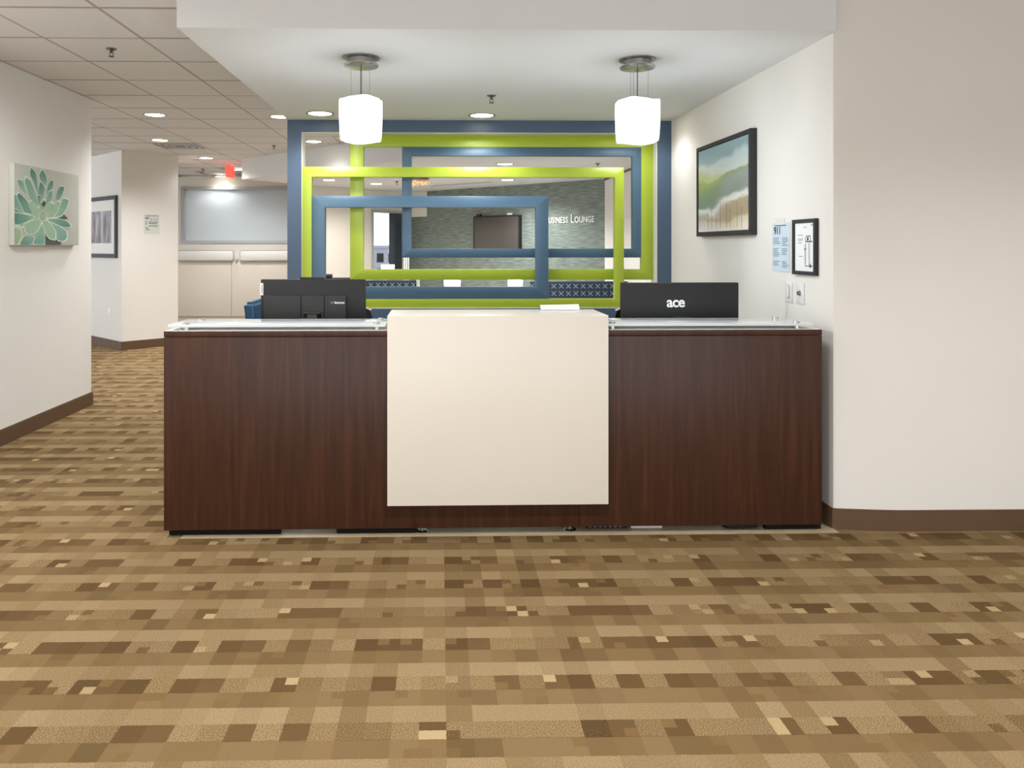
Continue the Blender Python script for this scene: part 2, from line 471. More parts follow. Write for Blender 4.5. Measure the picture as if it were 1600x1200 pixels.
def vcol_mat():
    m, nt, b = base('canvas_print', .55)
    a = nt.nodes.new('ShaderNodeVertexColor'); a.layer_name = 'print'
    n = nt.nodes.new('ShaderNodeTexNoise'); n.inputs['Scale'].default_value = 9
    r = nt.nodes.new('ShaderNodeMapRange'); r.inputs['To Min'].default_value = .86; r.inputs['To Max'].default_value = 1.1
    mx = nt.nodes.new('ShaderNodeMix'); mx.data_type = 'RGBA'; mx.blend_type = 'MULTIPLY'; mx.inputs[0].default_value = 1
    nt.links.new(n.outputs['Fac'], r.inputs[0]); nt.links.new(a.outputs['Color'], mx.inputs[6]); nt.links.new(r.outputs[0], mx.inputs[7])
    nt.links.new(mx.outputs[2], b.inputs['Base Color'])
    return m
M['print'] = vcol_mat()

# ------------------------------------------------------------------ key planes
Y_FRONT = 3.745                       # plane of the soffit face and the front wall at right
Z_CEIL = 2.74
Z_SOF = at(800, 46, Y_FRONT).z        # underside of the niche soffit
X_SL = at(276, 46, Y_FRONT).x         # soffit's left edge
X_NR = at(1307, 300, Y_FRONT).x       # niche right wall
Y_SCR = 6.45                          # face of the screen wall
X_LW = -3.13                          # left wall face
Y_LWE = 6.86
Z_LNG = 2.43                          # lounge ceiling

# ------------------------------------------------------------------ the setting
bm = bmesh.new(); bx(bm, -9, 9, -2.6, 19, -.1, 0)
struct('floor', bm, M['carpet'])
bm = bmesh.new(); prism(bm, [(X_SL + .03, 3.708), (X_NR, 3.725), (X_NR, Y_SCR), (X_SL + .03, Y_SCR)], -.05, .003)
struct('floor_niche', bm, M['vinyl'])
bm = bmesh.new(); prism(bm, [(2.4, 6.62), (2.4, 11.3), (-.4, 13.9), (-2.9, 11.5), (1.9, 6.62)], -.05, .004)
struct('floor_lounge_bounce', bm, M['lounge_bounce'])  # unseen pale slab, added to bounce light onto the lounge ceiling

# left wall block with baseboard
bm = bmesh.new(); bx(bm, X_LW - .25, X_LW, -2.6, Y_LWE, 0, Z_CEIL)
struct('wall_left', bm, M['wall'])
bm = bmesh.new(); prism(bm, [(X_LW, -2.6), (X_LW + .012, -2.6), (X_LW + .012, Y_LWE + .012), (X_LW - .25, Y_LWE + .012), (X_LW - .25, Y_LWE), (X_LW, Y_LWE)], 0, .108)
prism(bm, [(X_LW, -2.6), (X_LW + .007, -2.6), (X_LW + .007, Y_LWE + .007), (X_LW - .25, Y_LWE + .007), (X_LW - .25, Y_LWE), (X_LW, Y_LWE)], .108, .116)
struct('baseboard_left', bm, M['base'])

# right wall: niche return and front face, slightly eased towards the corner
prof = [(X_NR, Y_SCR + .6), (X_NR, Y_FRONT + .05), (X_NR + .004, Y_FRONT + .038), (X_NR + .016, Y_FRONT + .032), (X_NR + .10, Y_FRONT + .022),
        (X_NR + .20, Y_FRONT + .009), (X_NR + .32, Y_FRONT), (4.6, Y_FRONT), (4.6, Y_SCR + .6)]
bm = bmesh.new(); prism(bm, prof, 0, Z_CEIL)
struct('wall_right', bm, M['wall'])
def base_strip(name, pts, off, h):
    # strip following a polyline, offset to the left of travel direction
    P = [Vector(p) for p in pts]
    def offs(d):
        out = []
        for i, p in enumerate(P):
            a = (P[i] - P[i - 1]).normalized() if i else (P[1] - P[0]).normalized()
            c = (P[i + 1] - P[i]).normalized() if i < len(P) - 1 else a
            na, nc = Vector((-a.y, a.x)), Vector((-c.y, c.x))
            n = (na + nc).normalized(); out.append(p + n * d / max(.5, n.dot(na)))
        return out
    bm = bmesh.new()
    prism(bm, [tuple(p) for p in P] + [tuple(p) for p in offs(off)][::-1], 0, h)
    prism(bm, [tuple(p) for p in P] + [tuple(p) for p in offs(off * .55)][::-1], h, h + .009)
    return struct(name, bm, M['base'])
base_strip('baseboard_right', [(4.6, Y_FRONT)] + prof[6:0:-1] + [(X_NR, 6.4)], .012, .094)

# soffit block over the niche
bm = bmesh.new(); bx(bm, X_SL, X_NR, Y_FRONT, Y_SCR + .17, Z_SOF, Z_CEIL + .02)
struct('ceiling_niche', bm, M['soffit'])

# ceiling: slab, tiles, grid
bm = bmesh.new(); bx(bm, -9, 9, -2.6, 19, Z_CEIL + .03, Z_CEIL + .13)
ceil = struct('ceiling', bm, M['tile'])
T = .6096
gx = on_z(137, 0, Z_CEIL).x           # a grid line met at the frame's top edge
gy = on_z(150, 10.5, Z_CEIL).y        # a cross line
bm = bmesh.new(); bx(bm, .006, T - .006, .006, T - .006, -.006, .02, .004, 1)
tile_me = None
rng = random.Random(3)
for i in range(-8, 8):
    for j in range(-1, 18):
        x0, y0 = gx + i * T, gy + j * T
        if x0 + T < -8 or x0 > 1.9: continue
        if x0 > X_SL - .02 and y0 + T < Y_SCR + .2: continue
        # hidden behind the left wall
        if y0 + T < Y_LWE and x0 + T < X_LW - .2: continue
        if y0 > Y_LWE and x0 < -5.6: continue
        if x0 + y0 > 8.9: continue    # above the lounge ceiling
        if y0 > 15: continue
        if tile_me is None:
            o = obj('ceiling_tile', bm, M['tile'], ceil, (x0, y0, Z_CEIL)); tile_me = o.data
        else:
            o = bpy.data.objects.new('ceiling_tile', tile_me); COL.objects.link(o); o.parent = ceil
        o.location = (x0, y0, Z_CEIL + rng.uniform(-.0012, .0012))
for i in range(-6, 6):
    x = gx + i * T
    if x > 1.9 or x < -5.6: continue
    y0 = 3.3 if x < X_SL else Y_SCR + .2
    if x < X_LW - .02: y0 = Y_LWE
    bm = bmesh.new(); bx(bm, x - .012, x + .012, y0, 15, Z_CEIL - .005, Z_CEIL + .004)
    obj('grid_runner', bm, M['grid'], ceil)
for j in range(0, 19):
    y = gy + j * T
    if y > 15: continue
    x0 = X_LW if y < Y_LWE else -5.6
    x1 = X_SL if y < Y_SCR + .2 else max(min(1.9, 8.7 - y), -2.2)
    bm = bmesh.new(); bx(bm, x0, x1, y - .012, y + .012, Z_CEIL - .0065, Z_CEIL + .004)
    obj('grid_runner', bm, M['grid'], ceil)

# screen wall (slate surround) with its opening
sx0, sx1 = at(449, 300, Y_SCR).x, X_NR
ox0, ox1 = at(471, 300, Y_SCR).x, at(1027, 300, Y_SCR).x
oz1, oz0 = at(700, 207, Y_SCR).z, at(700, 482, Y_SCR).z
WT = .17
bm = bmesh.new()
bx(bm, sx0, ox0, Y_SCR, Y_SCR + WT, 0, Z_SOF); bx(bm, ox1, sx1, Y_SCR, Y_SCR + WT, 0, Z_SOF)
bx(bm, ox0, ox1, Y_SCR, Y_SCR + WT, oz1, Z_SOF); bx(bm, ox0, ox1, Y_SCR, Y_SCR + WT, 0, oz0)
screen_wall = struct('wall_back', bm, M['slate'])
bm = bmesh.new()      # pale lining of the opening
ring_frame(bm, ox0, ox1, oz0, oz1, .004, .004, .004, .004, Y_SCR + .004, Y_SCR + WT + .002)
struct('reveal_lining', bm, M['wall'], screen_wall)

# left corridor: angled walls far back
cn = on_z(190, 231, Z_CEIL); cn.y = 10.45; cn.x = at(190, 300, 10.45).x
Lp = Vector((cn.x - 1.6, cn.y + 1.6)); 
rr = at(277, 300, 11.0)
s45 = 1 / math.sqrt(2)
# right face runs at 45 degrees to where it is seen to end
t = .0
for _ in range(200):
    t += .01
    p = Vector((cn.x + t, cn.y + t))
    if (F * (p.x * math.cos(YAW) - p.y * math.sin(YAW)) / (p.x * math.sin(YAW) + p.y * math.cos(YAW)) + CX) > 277: break
Rp = p
bm = bmesh.new(); prism(bm, [(Lp.x, Lp.y), (cn.x, cn.y), (Rp.x, Rp.y), (Rp.x - 1.5, Rp.y + 1.5), (Lp.x, Lp.y + 1.5)], 0, Z_CEIL)
struct('wall_corridor', bm, M['wall'])
base_strip('baseboard_corridor', [(Rp.x, Rp.y), (cn.x, cn.y), (Lp.x, Lp.y)], .012, .108)
bm = bmesh.new(); bx(bm, -8, X_LW - .25, 5.4, 5.5, 0, Z_CEIL); struct('wall_corridor_side', bm, M['wall'])

# far wall with the frosted window
YF = 14.5
bm = bmesh.new()
wx0, wx1 = at(283, 300, YF).x, at(470, 300, YF).x
wz1, wz0 = at(360, 292, YF).z, at(360, 380, YF).z
bx(bm, -8, wx0, YF, YF + .15, 0, Z_CEIL); bx(bm, wx1, -1.6, YF, YF + .15, 0, Z_CEIL)
bx(bm, wx0, wx1, YF, YF + .15, wz1, Z_CEIL); bx(bm, wx0, wx1, YF, YF + .15, 0, wz0)
struct('wall_far', bm, M['wall'])
bm = bmesh.new(); ring_frame(bm, wx0, wx1, wz0, wz1, .07, .07, .05, .05, YF - .03, YF + .12)
wf = struct('window_1', bm, M['window_frame'])
box_obj('pane', M['frosted'], wf, wx0 + .07, wx1 - .07, YF + .03, YF + .045, wz0 + .05, wz1 - .05)
# room behind the frosted glass: pale wall
bm = bmesh.new(); bx(bm, -8, -1.6, YF + 2.4, YF + 2.5, 0, Z_CEIL); struct('wall_office', bm, M['wall'])
# glossy white wall cabinets under the window
lz1, lz0 = at(330, 391, YF - .3).z, at(330, 408, YF - .3).z
doors_x = [at(p, 400, YF - .02).x for p in (240, 364, 452, 540)]
cab = thing('storage_cabinet', 'low glossy cream wall cabinet under the frosted window', 'cabinet', (doors_x[0], YF, 0))
box_obj('body', M['white_lam'], cab, 0, doors_x[-1] - doors_x[0], -.10, -.012, 0, lz0 + .10, .004)
for a, c in zip(doors_x, doors_x[1:]):
    box_obj('door', M['white_lam'], cab, a - doors_x[0] + .006, c - doors_x[0] - .006, -.122, -.10, .1, lz0 - .02, .003)
for p0, p1 in ((278, 366), (375, 470)):
    a, c = at(p0, 400, YF - .14).x, at(p1, 400, YF - .14).x
    sh = box_obj('wall_bolster', M['white_plastic'], None, 0, c - a, -.2, -.122, lz0, lz1, .06)
    sh.location = (a, YF, 0)
    tag(sh, 'rounded white wall ledge below the frosted window, ' + ('left one of the pair' if p0 < 300 else 'right one, running behind the slate screen wall'), 'ledge', 'white ledges under the frosted window')
p = at(370, 406, YF - .125)
bm = bmesh.new(); cyl(bm, (0, 0, 0), (0, -.04, 0), .03, .024); k = obj('cabinet_knob', bm, M['chrome'], cab, (p.x - doors_x[0], -.122, p.z))

# lounge ceiling slab and bulkhead at 45 degrees
L0 = on_z(378, 280, Z_LNG)
F0 = on_z(640, 301.5, Z_LNG)
W0 = on_z(679, 298, Z_LNG); R0 = on_z(945, 279.5, Z_LNG)
XR = R0.x
near_y = Y_SCR + WT
bm = bmesh.new()
prism(bm, [(L0.x, L0.y), (L0.x + (L0.y - near_y), near_y), (XR + .3, near_y), (XR + .3, R0.y + .3), (F0.x + .6, F0.y + 1), (F0.x - .1, F0.y + .1)], Z_LNG, Z_CEIL + .02)
struct('ceiling_lounge', bm, M['soffit'])
# lounge window wall (left far side of the diamond) as pieces round the window opening
A = on_z(463, 287.2, Z_LNG); dirA = (Vector((F0.x, F0.y)) - Vector((A.x, A.y))); LA = dirA.length; angA = math.atan2(dirA.y, dirA.x)
def along(px, py=380):
    # distance along the window wall where a pixel column meets it
    d = ray(px, py); q = Vector((d.x, d.y)); e = dirA.normalized()
    # solve A + s e = t q
    det = e.x * (-q.y) + q.x * e.y
    s = ((-A.x) * (-q.y) - (-q.x) * (-A.y)) / det
    t = (e.x * (-A.y) - e.y * (-A.x)) / det
    return s, EYE + t * d.z
s0, zt = along(580, 327); s1, _ = along(628, 327)
zb = 0.75
bm = bmesh.new()
bx(bm, 0, s0, 0, .15, 0, Z_LNG); bx(bm, s1, LA + .3, 0, .15, 0, Z_LNG)
bx(bm, s0, s1, 0, .15, zt, Z_LNG); bx(bm, s0, s1, 0, .15, 0, zb)
wl = struct('wall_lounge_left', bm, M['wall'], loc=(A.x, A.y, 0), rotz=angA)
wn_ = thing('window_2', 'tall bright lounge window with a dark frame', 'window', (A.x, A.y, 0), angA)
del wn_['category']; del wn_['label']; wn_['kind'] = 'structure'
sm, _ = along(615, 350); sl, _ = along(583, 350)
bm = bmesh.new(); bx(bm, s0, sl, -.02, .13, zb, zt); bx(bm, sl, s1, -.02, .13, zt - .05, zt); bx(bm, sl, s1, -.04, .13, zb, zb + .05)
obj('window_frame', bm, M['window_frame'], wn_)
bm = bmesh.new(); bx(bm, sm, s1 - .02, -.03, .12, zb + .05, zt - .05, .004); obj('dark_jamb', bm, M['dark_frame'], wn_)
bm = bmesh.new(); bx(bm, s1 - .02, s1 + .03, -.05, .02, .1, zt, .004); obj('white_casing', bm, M['white_plastic'], wn_)
box_obj('pane', M['pane'], wn_, sl, sm, .05, .058, zb + .05, zt - .05)
# boxed header over the corner
hz0, hz1 = at(660, 336, 13.2).z, Z_LNG
s2, _ = along(632, 330)
bm = bmesh.new(); bx(bm, s2, s2 + 1.2, -.55, 0, hz0, Z_LNG)
struct('trim_1', bm, M['wall'], loc=(A.x, A.y, 0), rotz=angA)

# grass-cloth feature wall
dW = Vector((R0.x - W0.x, R0.y - W0.y)); angW = math.atan2(dW.y, dW.x); LW = dW.length
W1 = Vector((W0.x, W0.y)) - dW.normalized() * 1.2
bm = bmesh.new(); bx(bm, 0, LW + 1.2, 0, .12, 0, Z_LNG)
struct('wall_lounge', bm, M['wallpaper'], loc=(W1.x, W1.y, 0), rotz=angW)
def on_W(px, py, off=0.0):
    d = ray(px, py); q = Vector((d.x, d.y)); e = dW.normalized(); n = Vector((e.y, -e.x))
    B = W1 + n * off
    det = e.x * (-q.y) + q.x * e.y
    s = ((-B.x) * (-q.y) - (-q.x) * (-B.y)) / det
    t = (e.x * (-B.y) - e.y * (-B.x)) / det
    return s, EYE + t * d.z
bm = bmesh.new(); bx(bm, XR, XR + .15, near_y, R0.y + .05, 0, Z_LNG); struct('wall_lounge_right', bm, M['wall'])
bm = bmesh.new(); bx(bm, XR - .01, XR, near_y, R0.y, Z_LNG - .025, Z_LNG, 0); struct('trim_2', bm, M['dark_metal'])

# the interlocking screen
def band(pxl, pxr, pyt, pyb, wpl, wpr, wpt, wpb, y):
    a = at(pxl, pyt, y); c = at(pxr, pyb, y)
    i = at(pxl + wpl, pyt + wpt, y); k = at(pxr - wpr, pyb - wpb, y)
    return a.x, c.x, c.z, a.z, i.x - a.x, c.x - k.x, a.z - i.z, k.z - c.z
scr = thing('interlocking_screen', 'openwork screen of overlapping lime green and slate blue rectangles behind the desk', 'screen', ((ox0 + ox1) / 2, Y_SCR + .1, oz0))
ORG = Vector(scr.location)
def frame_part(name, m, b, y0, y1, label):
    bm = bmesh.new(); ring_frame(bm, *b, y0, y1)
    bmesh.ops.translate(bm, verts=bm.verts, vec=-ORG)
    es = [e for e in bm.edges if len(e.link_faces) == 2]
    bmesh.ops.bevel(bm, geom=es, offset=.0025, segments=1, affect='EDGES')
    o = obj(name, bm, m, scr); o['label'] = label; return o
YB, YC = Y_SCR + .115, Y_SCR + .012
bA = list(band(547, 1020.5, 210, 437, 21, 18.5, 19, 16.5, YB)); bA[1] = ox1 - .004; bA[3] = min(bA[3], oz1 - .004)
frame_part('back_frame', M['green'], bA, YB, YB + .05, 'large lime green rear rectangle')
bB = band(628, 1002, 229, 402.5, 15, 14, 14.5, 14, YB)
frame_part('back_frame', M['blue'], bB, YB, YB + .05, 'slate blue rear rectangle')
bC = list(band(473, 975, 260.5, 481, 15, 14.5, 16, 14, YC)); bC[0] = ox0 + .004; bC[2] = oz0 + .004
frame_part('front_frame', M['green'], bC, YC, YC + .06, 'wide lime green front rectangle')
bD = band(488, 857, 306, 467, 20, 20, 18, 19, YC)
frame_part('front_frame', M['blue'], bD, YC, YC + .06, 'lower slate blue front rectangle')

# ------------------------------------------------------------------ recessed lights
def make_can(r=.10):
    t = thing('recessed_light', 'x', 'ceiling light', (0, 0, 0), 0, 'recessed ceiling lights')
    bm = bmesh.new()
    prof = [(r + .012, 0), (r + .012, -.004), (r, -.006), (r - .008, -.003), (r - .010, .0)]
    n = 36; rings = []
    for rr_, z in prof:
        rings.append([bm.verts.new((rr_ * math.cos(2 * math.pi * k / n), rr_ * math.sin(2 * math.pi * k / n), z)) for k in range(n)])
    for A_, B_ in zip(rings, rings[1:]):
        for k in range(n): bm.faces.new((A_[k], A_[(k + 1) % n], B_[(k + 1) % n], B_[k]))
    obj('trim_ring', bm, M['steel'], t)
    bm = bmesh.new(); cyl(bm, (0, 0, -.001), (0, 0, -.0035), r - .006, n=36)
    obj('lens', bm, M['can_glow'], t)
    return t
can0 = make_can()
def can_light(p, watts, color, angle=150, blend=.7):
    L = bpy.data.lights.new('can_lamp', 'SPOT'); L.energy = watts; L.color = color
    L.spot_size = R(angle); L.spot_blend = blend; L.shadow_soft_size = .09
    o = bpy.data.objects.new('can_lamp', L); COL.objects.link(o); o.location = (p[0], p[1], p[2] - .02)
WARM = (1.0, .93, .84)
NEUT = (.975, .99, 1.0)
COOL = (.93, .97, 1.0)
cans = [
    (on_z(242, 178, Z_CEIL), 'round recessed light in the tile ceiling just past the left wall end', CORR_WATTS, NEUT),
    (on_z(250, 218, Z_CEIL), 'round recessed light in the tile ceiling beside the square air vent', CORR_WATTS, NEUT),
    (on_z(322, 246, Z_CEIL), 'round recessed light in the tile ceiling nearest the red exit sign', CORR_WATTS * 1.4, NEUT),
    (on_z(438, 181, Z_CEIL), 'recessed tile ceiling light half hidden by the soffit edge', CORR_WATTS, NEUT),
    (on_z(490, 220, Z_CEIL), 'recessed tile ceiling light seen through the top left gap of the screen', CORR_WATTS * .12, NEUT),
    (on_z(371, 264.5, Z_CEIL), 'small distant recessed light just right of the red exit sign', CORR_WATTS * .9, NEUT),
    (on_z(345, 275, Z_CEIL), 'farthest recessed light, just left below the red exit sign', CORR_WATTS * .14, NEUT),
    (on_z(500, 177, Z_SOF), 'recessed light in the niche soffit left of the left pendant', NICHE_WATTS, COOL),
    (on_z(753, 180, Z_SOF), 'recessed light in the middle of the niche soffit', NICHE_WATTS, COOL),
    (on_z(1006, 179, Z_SOF), 'recessed light in the niche soffit behind the right pendant', NICHE_WATTS * .5, COOL),
    (on_z(514, 281, Z_LNG), 'small lounge ceiling light seen left of the screen\'s green upright', LOUNGE_WATTS, WARM),
    (on_z(588, 287, Z_LNG), 'small lounge ceiling light seen left of the ceiling sprinkler', LOUNGE_WATTS, WARM),
    (on_z(789, 256, Z_LNG), 'lounge ceiling light seen between the blue and green top bars', LOUNGE_WATTS * 2.8, NEUT),
    (on_z(793, 281, Z_LNG), 'lounge ceiling light above the grass cloth wall, under the green bar', LOUNGE_WATTS * 2.4, NEUT),
]
for i, (p, lab, wt, c) in enumerate(cans):
    if abs(p.z - Z_CEIL) < .001: p.z -= .0072
    if i == 0:
        can0.location = p; can0['label'] = lab
    else:
        dup(can0, p, lab)
    can_light(p, wt, c)
p = Vector((-4.6, YF + 1.1, Z_CEIL + .03)); dup(can0, p, 'added recessed light, unseen, behind the frosted window'); can_light(p, 150, (.92, .96, 1), 165, .4)  # added lamp that brightens the frosted pane from behind
p = Vector((-5.2, 8.4, Z_CEIL)); dup(can0, p, 'added recessed light, unseen, round the corner in the side corridor'); can_light(p, CORR_WATTS * .6, NEUT)  # hidden can added to brighten the angled corridor wall
# cans added over the lobby floor, out of the frame, to light the front faces
k = 0
for yy in (-.6, 2.0):
    for xx in (-2.2, 0.2, 2.6):
        k += 1
        dup(can0, (xx, yy, Z_CEIL + .03), 'added recessed light in the lobby ceiling outside the frame, %s row, %s' % ('desk side' if yy > 0 else 'rear', {-2.2: 'left', .2: 'middle', 2.6: 'right'}[xx]))
        can_light((xx, yy, Z_CEIL + .03), ADDED_CAN_WATTS * {-2.2: 2.1, .2: 2.0, 2.6: 2.0}[xx], NEUT, 165 if xx < -1 else 136, 1.0)
p = Vector((-2.15, 3.72, Z_CEIL)); dup(can0, p, 'added recessed light in the tile ceiling beside the soffit, outside the frame'); can_light(p, ADDED_CAN_WATTS * 1.8, NEUT, 177, .35)  # unseen can added to brighten the left wall
bm = bmesh.new(); bx(bm, 4.6, 4.8, -2.6, Y_FRONT + .2, 0, Z_CEIL + .03); struct('wall_lobby_right', bm, M['wall'])

# ------------------------------------------------------------------ pendants
def pendant_section(n=96, R0_=.112, wave=.010, ph=0.0):
    pts = []
    for k in range(n):
        a = 2 * math.pi * k / n
        # squarish section with soft folded lobes
        sq = (abs(math.cos(a)) ** 7 + abs(math.sin(a)) ** 7) ** (-1 / 7)
        r = R0_ * (.30 + .70 * sq) + wave * math.sin(4 * a + .9 + ph) + .4 * wave * math.sin(8 * a)
        pts.append((r * math.cos(a), r * math.sin(a)))
    return pts
def make_pendant():
    t = thing('pendant_lamp', 'x', 'pendant light', (0, 0, 0), 0, 'pendant lamps over the desk')
    bm = bmesh.new(); lathe(bm, [(.105, 0), (.105, -.006), (.078, -.010), (.078, -.038), (.070, -.038)], 40)
    obj('ceiling_canopy', bm, M['steel'], t)
    bm = bmesh.new(); lathe(bm, [(.060, -.034), (.100, -.040), (.1015, -.046), (.097, -.052), (.05, -.060), (.008, -.062)], 40)
    obj('canopy_dish', bm, M['chrome'], t)
    top, bot = -.235, -.475
    bm = bmesh.new(); cyl(bm, (0, 0, -.06), (0, 0, top - .06), .0028, n=8); obj('power_cord', bm, M['dark_metal'], t)
    for a in (30, 150, 270):
        bm = bmesh.new(); x, y = .062 * math.cos(R(a)), .062 * math.sin(R(a))
        cyl(bm, (x, y, -.05), (x * .95, y * .95, top + .004), .0011, n=6); obj('suspension_wire', bm, M['steel'], t)
    n = 96
    prof = [(0.90, top - .012), (.97, top - .003), (1.0, top - .012), (1.005, top - .08), (.985, -.40), (.955, bot + .02), (.93, bot + .004), (.88, bot), (.84, bot + .012)]
    bm = bmesh.new(); rings = []
    for i, (s, z) in enumerate(prof):
        sec = pendant_section(n, ph=.25 * i / len(prof))
        rings.append([bm.verts.new((x * s, y * s, z + .006 * math.sin(3 * math.atan2(y, x)) * (1 if i < 4 else .6))) for x, y in sec])
    for A_, B_ in zip(rings, rings[1:]):
        for k in range(n): bm.faces.new((A_[k], A_[(k + 1) % n], B_[(k + 1) % n], B_[k]))
    bm.faces.new(rings[-1]); bm.faces.new(rings[0][::-1])
    o = obj('glass_shade', bm, M['shade_glow'], t)
    return t
pA = on_z(564, 90, Z_SOF); pB = on_z(996, 93, Z_SOF)
pend = make_pendant(); pend.location = pA; pend.rotation_euler = (0, 0, R(12)); pend['label'] = 'frosted white glass pendant hanging over the left half of the desk'
dup(pend, pB, 'frosted white glass pendant hanging over the right half of the desk', R(-35))
for p in (pA, pB):
    L = bpy.data.lights.new('pendant_bulb', 'POINT'); L.energy = PENDANT_WATTS; L.color = (.84, .93, 1.0); L.shadow_soft_size = .12
    o = bpy.data.objects.new('pendant_bulb', L); COL.objects.link(o); o.location = (p.x, p.y, p.z - .16 - .20)
    o.location.z = p.z - .50 - .10

# ------------------------------------------------------------------ reception desk
YAWD = R(.35)
DX0, DX1 = at(257, 700, 3.73).x, at(1286, 700, 3.73).x
cxd = (DX0 + DX1) / 2
desk = thing('reception_desk', 'dark mahogany reception desk with a raised white centre panel and glass counters', 'desk', (cxd, 3.73, 0), YAWD)
hw = (DX1 - DX0) / 2
DZ0, DZ1 = .036, at(700, 516.5, 3.73).z
wl0, wl1 = at(605, 600, 3.68).x - cxd, at(951, 600, 3.68).x - cxd
seamL, seamR = at(650, 800, 3.73).x - cxd, at(905, 800, 3.73).x - cxd
box_obj('front_panel', M['wood'], desk, -hw, seamL - .001, 0, .028, DZ0, DZ1 - .030, .0015)
box_obj('front_panel', M['wood'], desk, seamL + .001, seamR - .001, 0, .028, DZ0, DZ1 - .030, .0015)
box_obj('front_panel', M['wood'], desk, seamR + .001, hw, 0, .028, DZ0, DZ1 - .030, .0015)
box_obj('counter_ledge', M['wood'], desk, -hw, hw, -.001, .34, DZ1 - .028, DZ1, .002)
for s in (-1, 1):
    box_obj('side_panel', M['wood'], desk, s * hw - (.028 if s > 0 else 0), s * hw + (.028 if s < 0 else 0), .029, .76, DZ0, DZ1 - .030, .0015)
box_obj('worktop', M['wood'], desk, -hw + .03, hw - .03, .03, .80, .715, .74, .002)
for s in (-.62, .62):
    box_obj('pedestal', M['wood'], desk, s - .2, s + .2, .25, .76, .036, .712, .002)
wz1_, wz0_ = at(700, 493.5, 3.68).z, at(700, 790, 3.68).z
box_obj('white_front_panel', M['white_lam'], desk, wl0, wl1, -.05, -.002, wz0_, wz1_ - .0, .0025)
box_obj('white_counter', M['white_lam'], desk, wl0, wl1, -.047, .31, wz1_ - .036, wz1_ + .0005, .0025)
for s in (wl0 + .02, wl1 - .04):
    box_obj('white_counter_support', M['white_lam'], desk, s, s + .02, .0, .30, DZ1, wz1_ - .037)
lt = box_obj('ledge_reflection', M['mat_board'], desk, -hw + .004, hw - .004, .004, .335, DZ1, DZ1 + .001)  # pale sheet imitates the reflection on the wood ledge
lt['label'] = 'pale sheet standing in for the wood ledge reflection under the glass'
gl = []
for a, c, ins0, ins1 in ((-hw + .01, wl0 - .012, .085, .045), (wl1 + .006, hw - .035, .035, .07)):
    bm = bmesh.new(); bx(bm, a, c, .018, .325, DZ1 + .017, DZ1 + .029, .0015)
    g = obj('glass_shelf', bm, M['glass'], desk); g['label'] = 'frosted glass counter on metal standoffs'
    for xx in (a + ins0, c - ins1):
        for yy in (.048, .285):
            bm = bmesh.new(); cyl(bm, (xx, yy, DZ1 + .0011), (xx, yy, DZ1 + .0168), .016); cyl(bm, (xx, yy, DZ1 + .0292), (xx, yy, DZ1 + .036), .017, .015)
            obj('standoff', bm, M['chrome'], g)
for px in (660, 890):
    p = at(px, 826, 3.80)
    bm = bmesh.new(); bx_ = p.x - cxd
    cyl(bm, (bx_, .06, .0032), (bx_, .06, .010), .032, .024); cyl(bm, (bx_, .06, .010), (bx_, .06, .037), .006)
    obj('levelling_foot', bm, M['chrome'], desk)

for p0, p1 in ((270, 441), (528, 652), (1192, 1278)):
    a, c = at(p0, 826, 3.80).x - cxd, at(p1, 826, 3.80).x - cxd
    box_obj('plinth', M['plinth'], desk, a, c, .03, .06, .0032, DZ0)

# ------------------------------------------------------------------ monitors
wt_z = .74
def place(px, Y): return at(px, 500, Y).x
# left all-in-one, seen from behind
YM = 4.30
mx0, mx1 = at(407, 470, YM).x, at(571, 470, YM).x
mzt = at(490, 436.5, YM).z
mw = mx1 - mx0
mon = thing('desktop_computer', 'black all in one computer seen from behind, webcam raised, left on the desk', 'computer', ((mx0 + mx1) / 2, YM, wt_z), R(-1.0))
h0, h1 = mzt - .385 - wt_z, mzt - wt_z
box_obj('screen_housing', M['black'], mon, -mw / 2, mw / 2, .0, .03, h0, h1, .004)
bz1 = at(490, 462, YM - .03).z - wt_z
bl, br = at(412, 470, YM - .03).x - mon.location.x, at(541, 470, YM - .03).x - mon.location.x
seam1, seam2 = at(470.5, 470, YM - .03).x - mon.location.x, at(507, 470, YM - .03).x - mon.location.x
for a, c in ((bl, seam1 - .001), (seam1 + .001, seam2 - .001), (seam2 + .001, br)):
    box_obj('rear_cover', M['black2'], mon, a, c, -.032, 0, h0 + .03, bz1, .003)
bm = bmesh.new(); c0 = at(490, 436, YM).x - mon.location.x
vs = [(-.078, 0), (.068, 0), (.052, .013), (-.078, .014)]
lo = [bm.verts.new((c0 + x, .004, h1 - .002 + z)) for x, z in vs]; hi = [bm.verts.new((c0 + x, .024, h1 - .002 + z)) for x, z in vs]
bm.faces.new(lo[::-1]); bm.faces.new(hi)
for k in range(4): bm.faces.new((lo[k], lo[(k + 1) % 4], hi[(k + 1) % 4], hi[k]))
obj('webcam', bm, M['black'], mon)
hz = at(488, 488, YM - .04).z - wt_z; hxc = at(488, 488, YM - .04).x - mon.location.x
bm = bmesh.new(); bx(bm, hxc - .048, hxc + .048, -.055, -.03, hz - .010, hz, .003)
bx(bm, hxc - .028, hxc + .028, -.05, -.034, .02, hz - .006, .004)
obj('stand_arm', bm, M['dark_metal'], mon)
bm = bmesh.new(); bx(bm, hxc - .12, hxc + .12, -.14, .10, 0, .012, .005); obj('stand_foot', bm, M['dark_metal'], mon)
for k, dx in enumerate((-.048, .035)):
    box_obj('hinge_slot', M['black_gloss'], mon, hxc + dx, hxc + dx + .014, -.0335, -.031, hz - .03, hz - .012)
bm = bmesh.new(); st = at(408.5, 452, YM - .002); bx(bm, -.009, .009, -.0012, -.0002, -.034, .034)
stk = obj('side_sticker', bm, M['print_white'], mon, (st.x - mon.location.x, 0, st.z - wt_z))
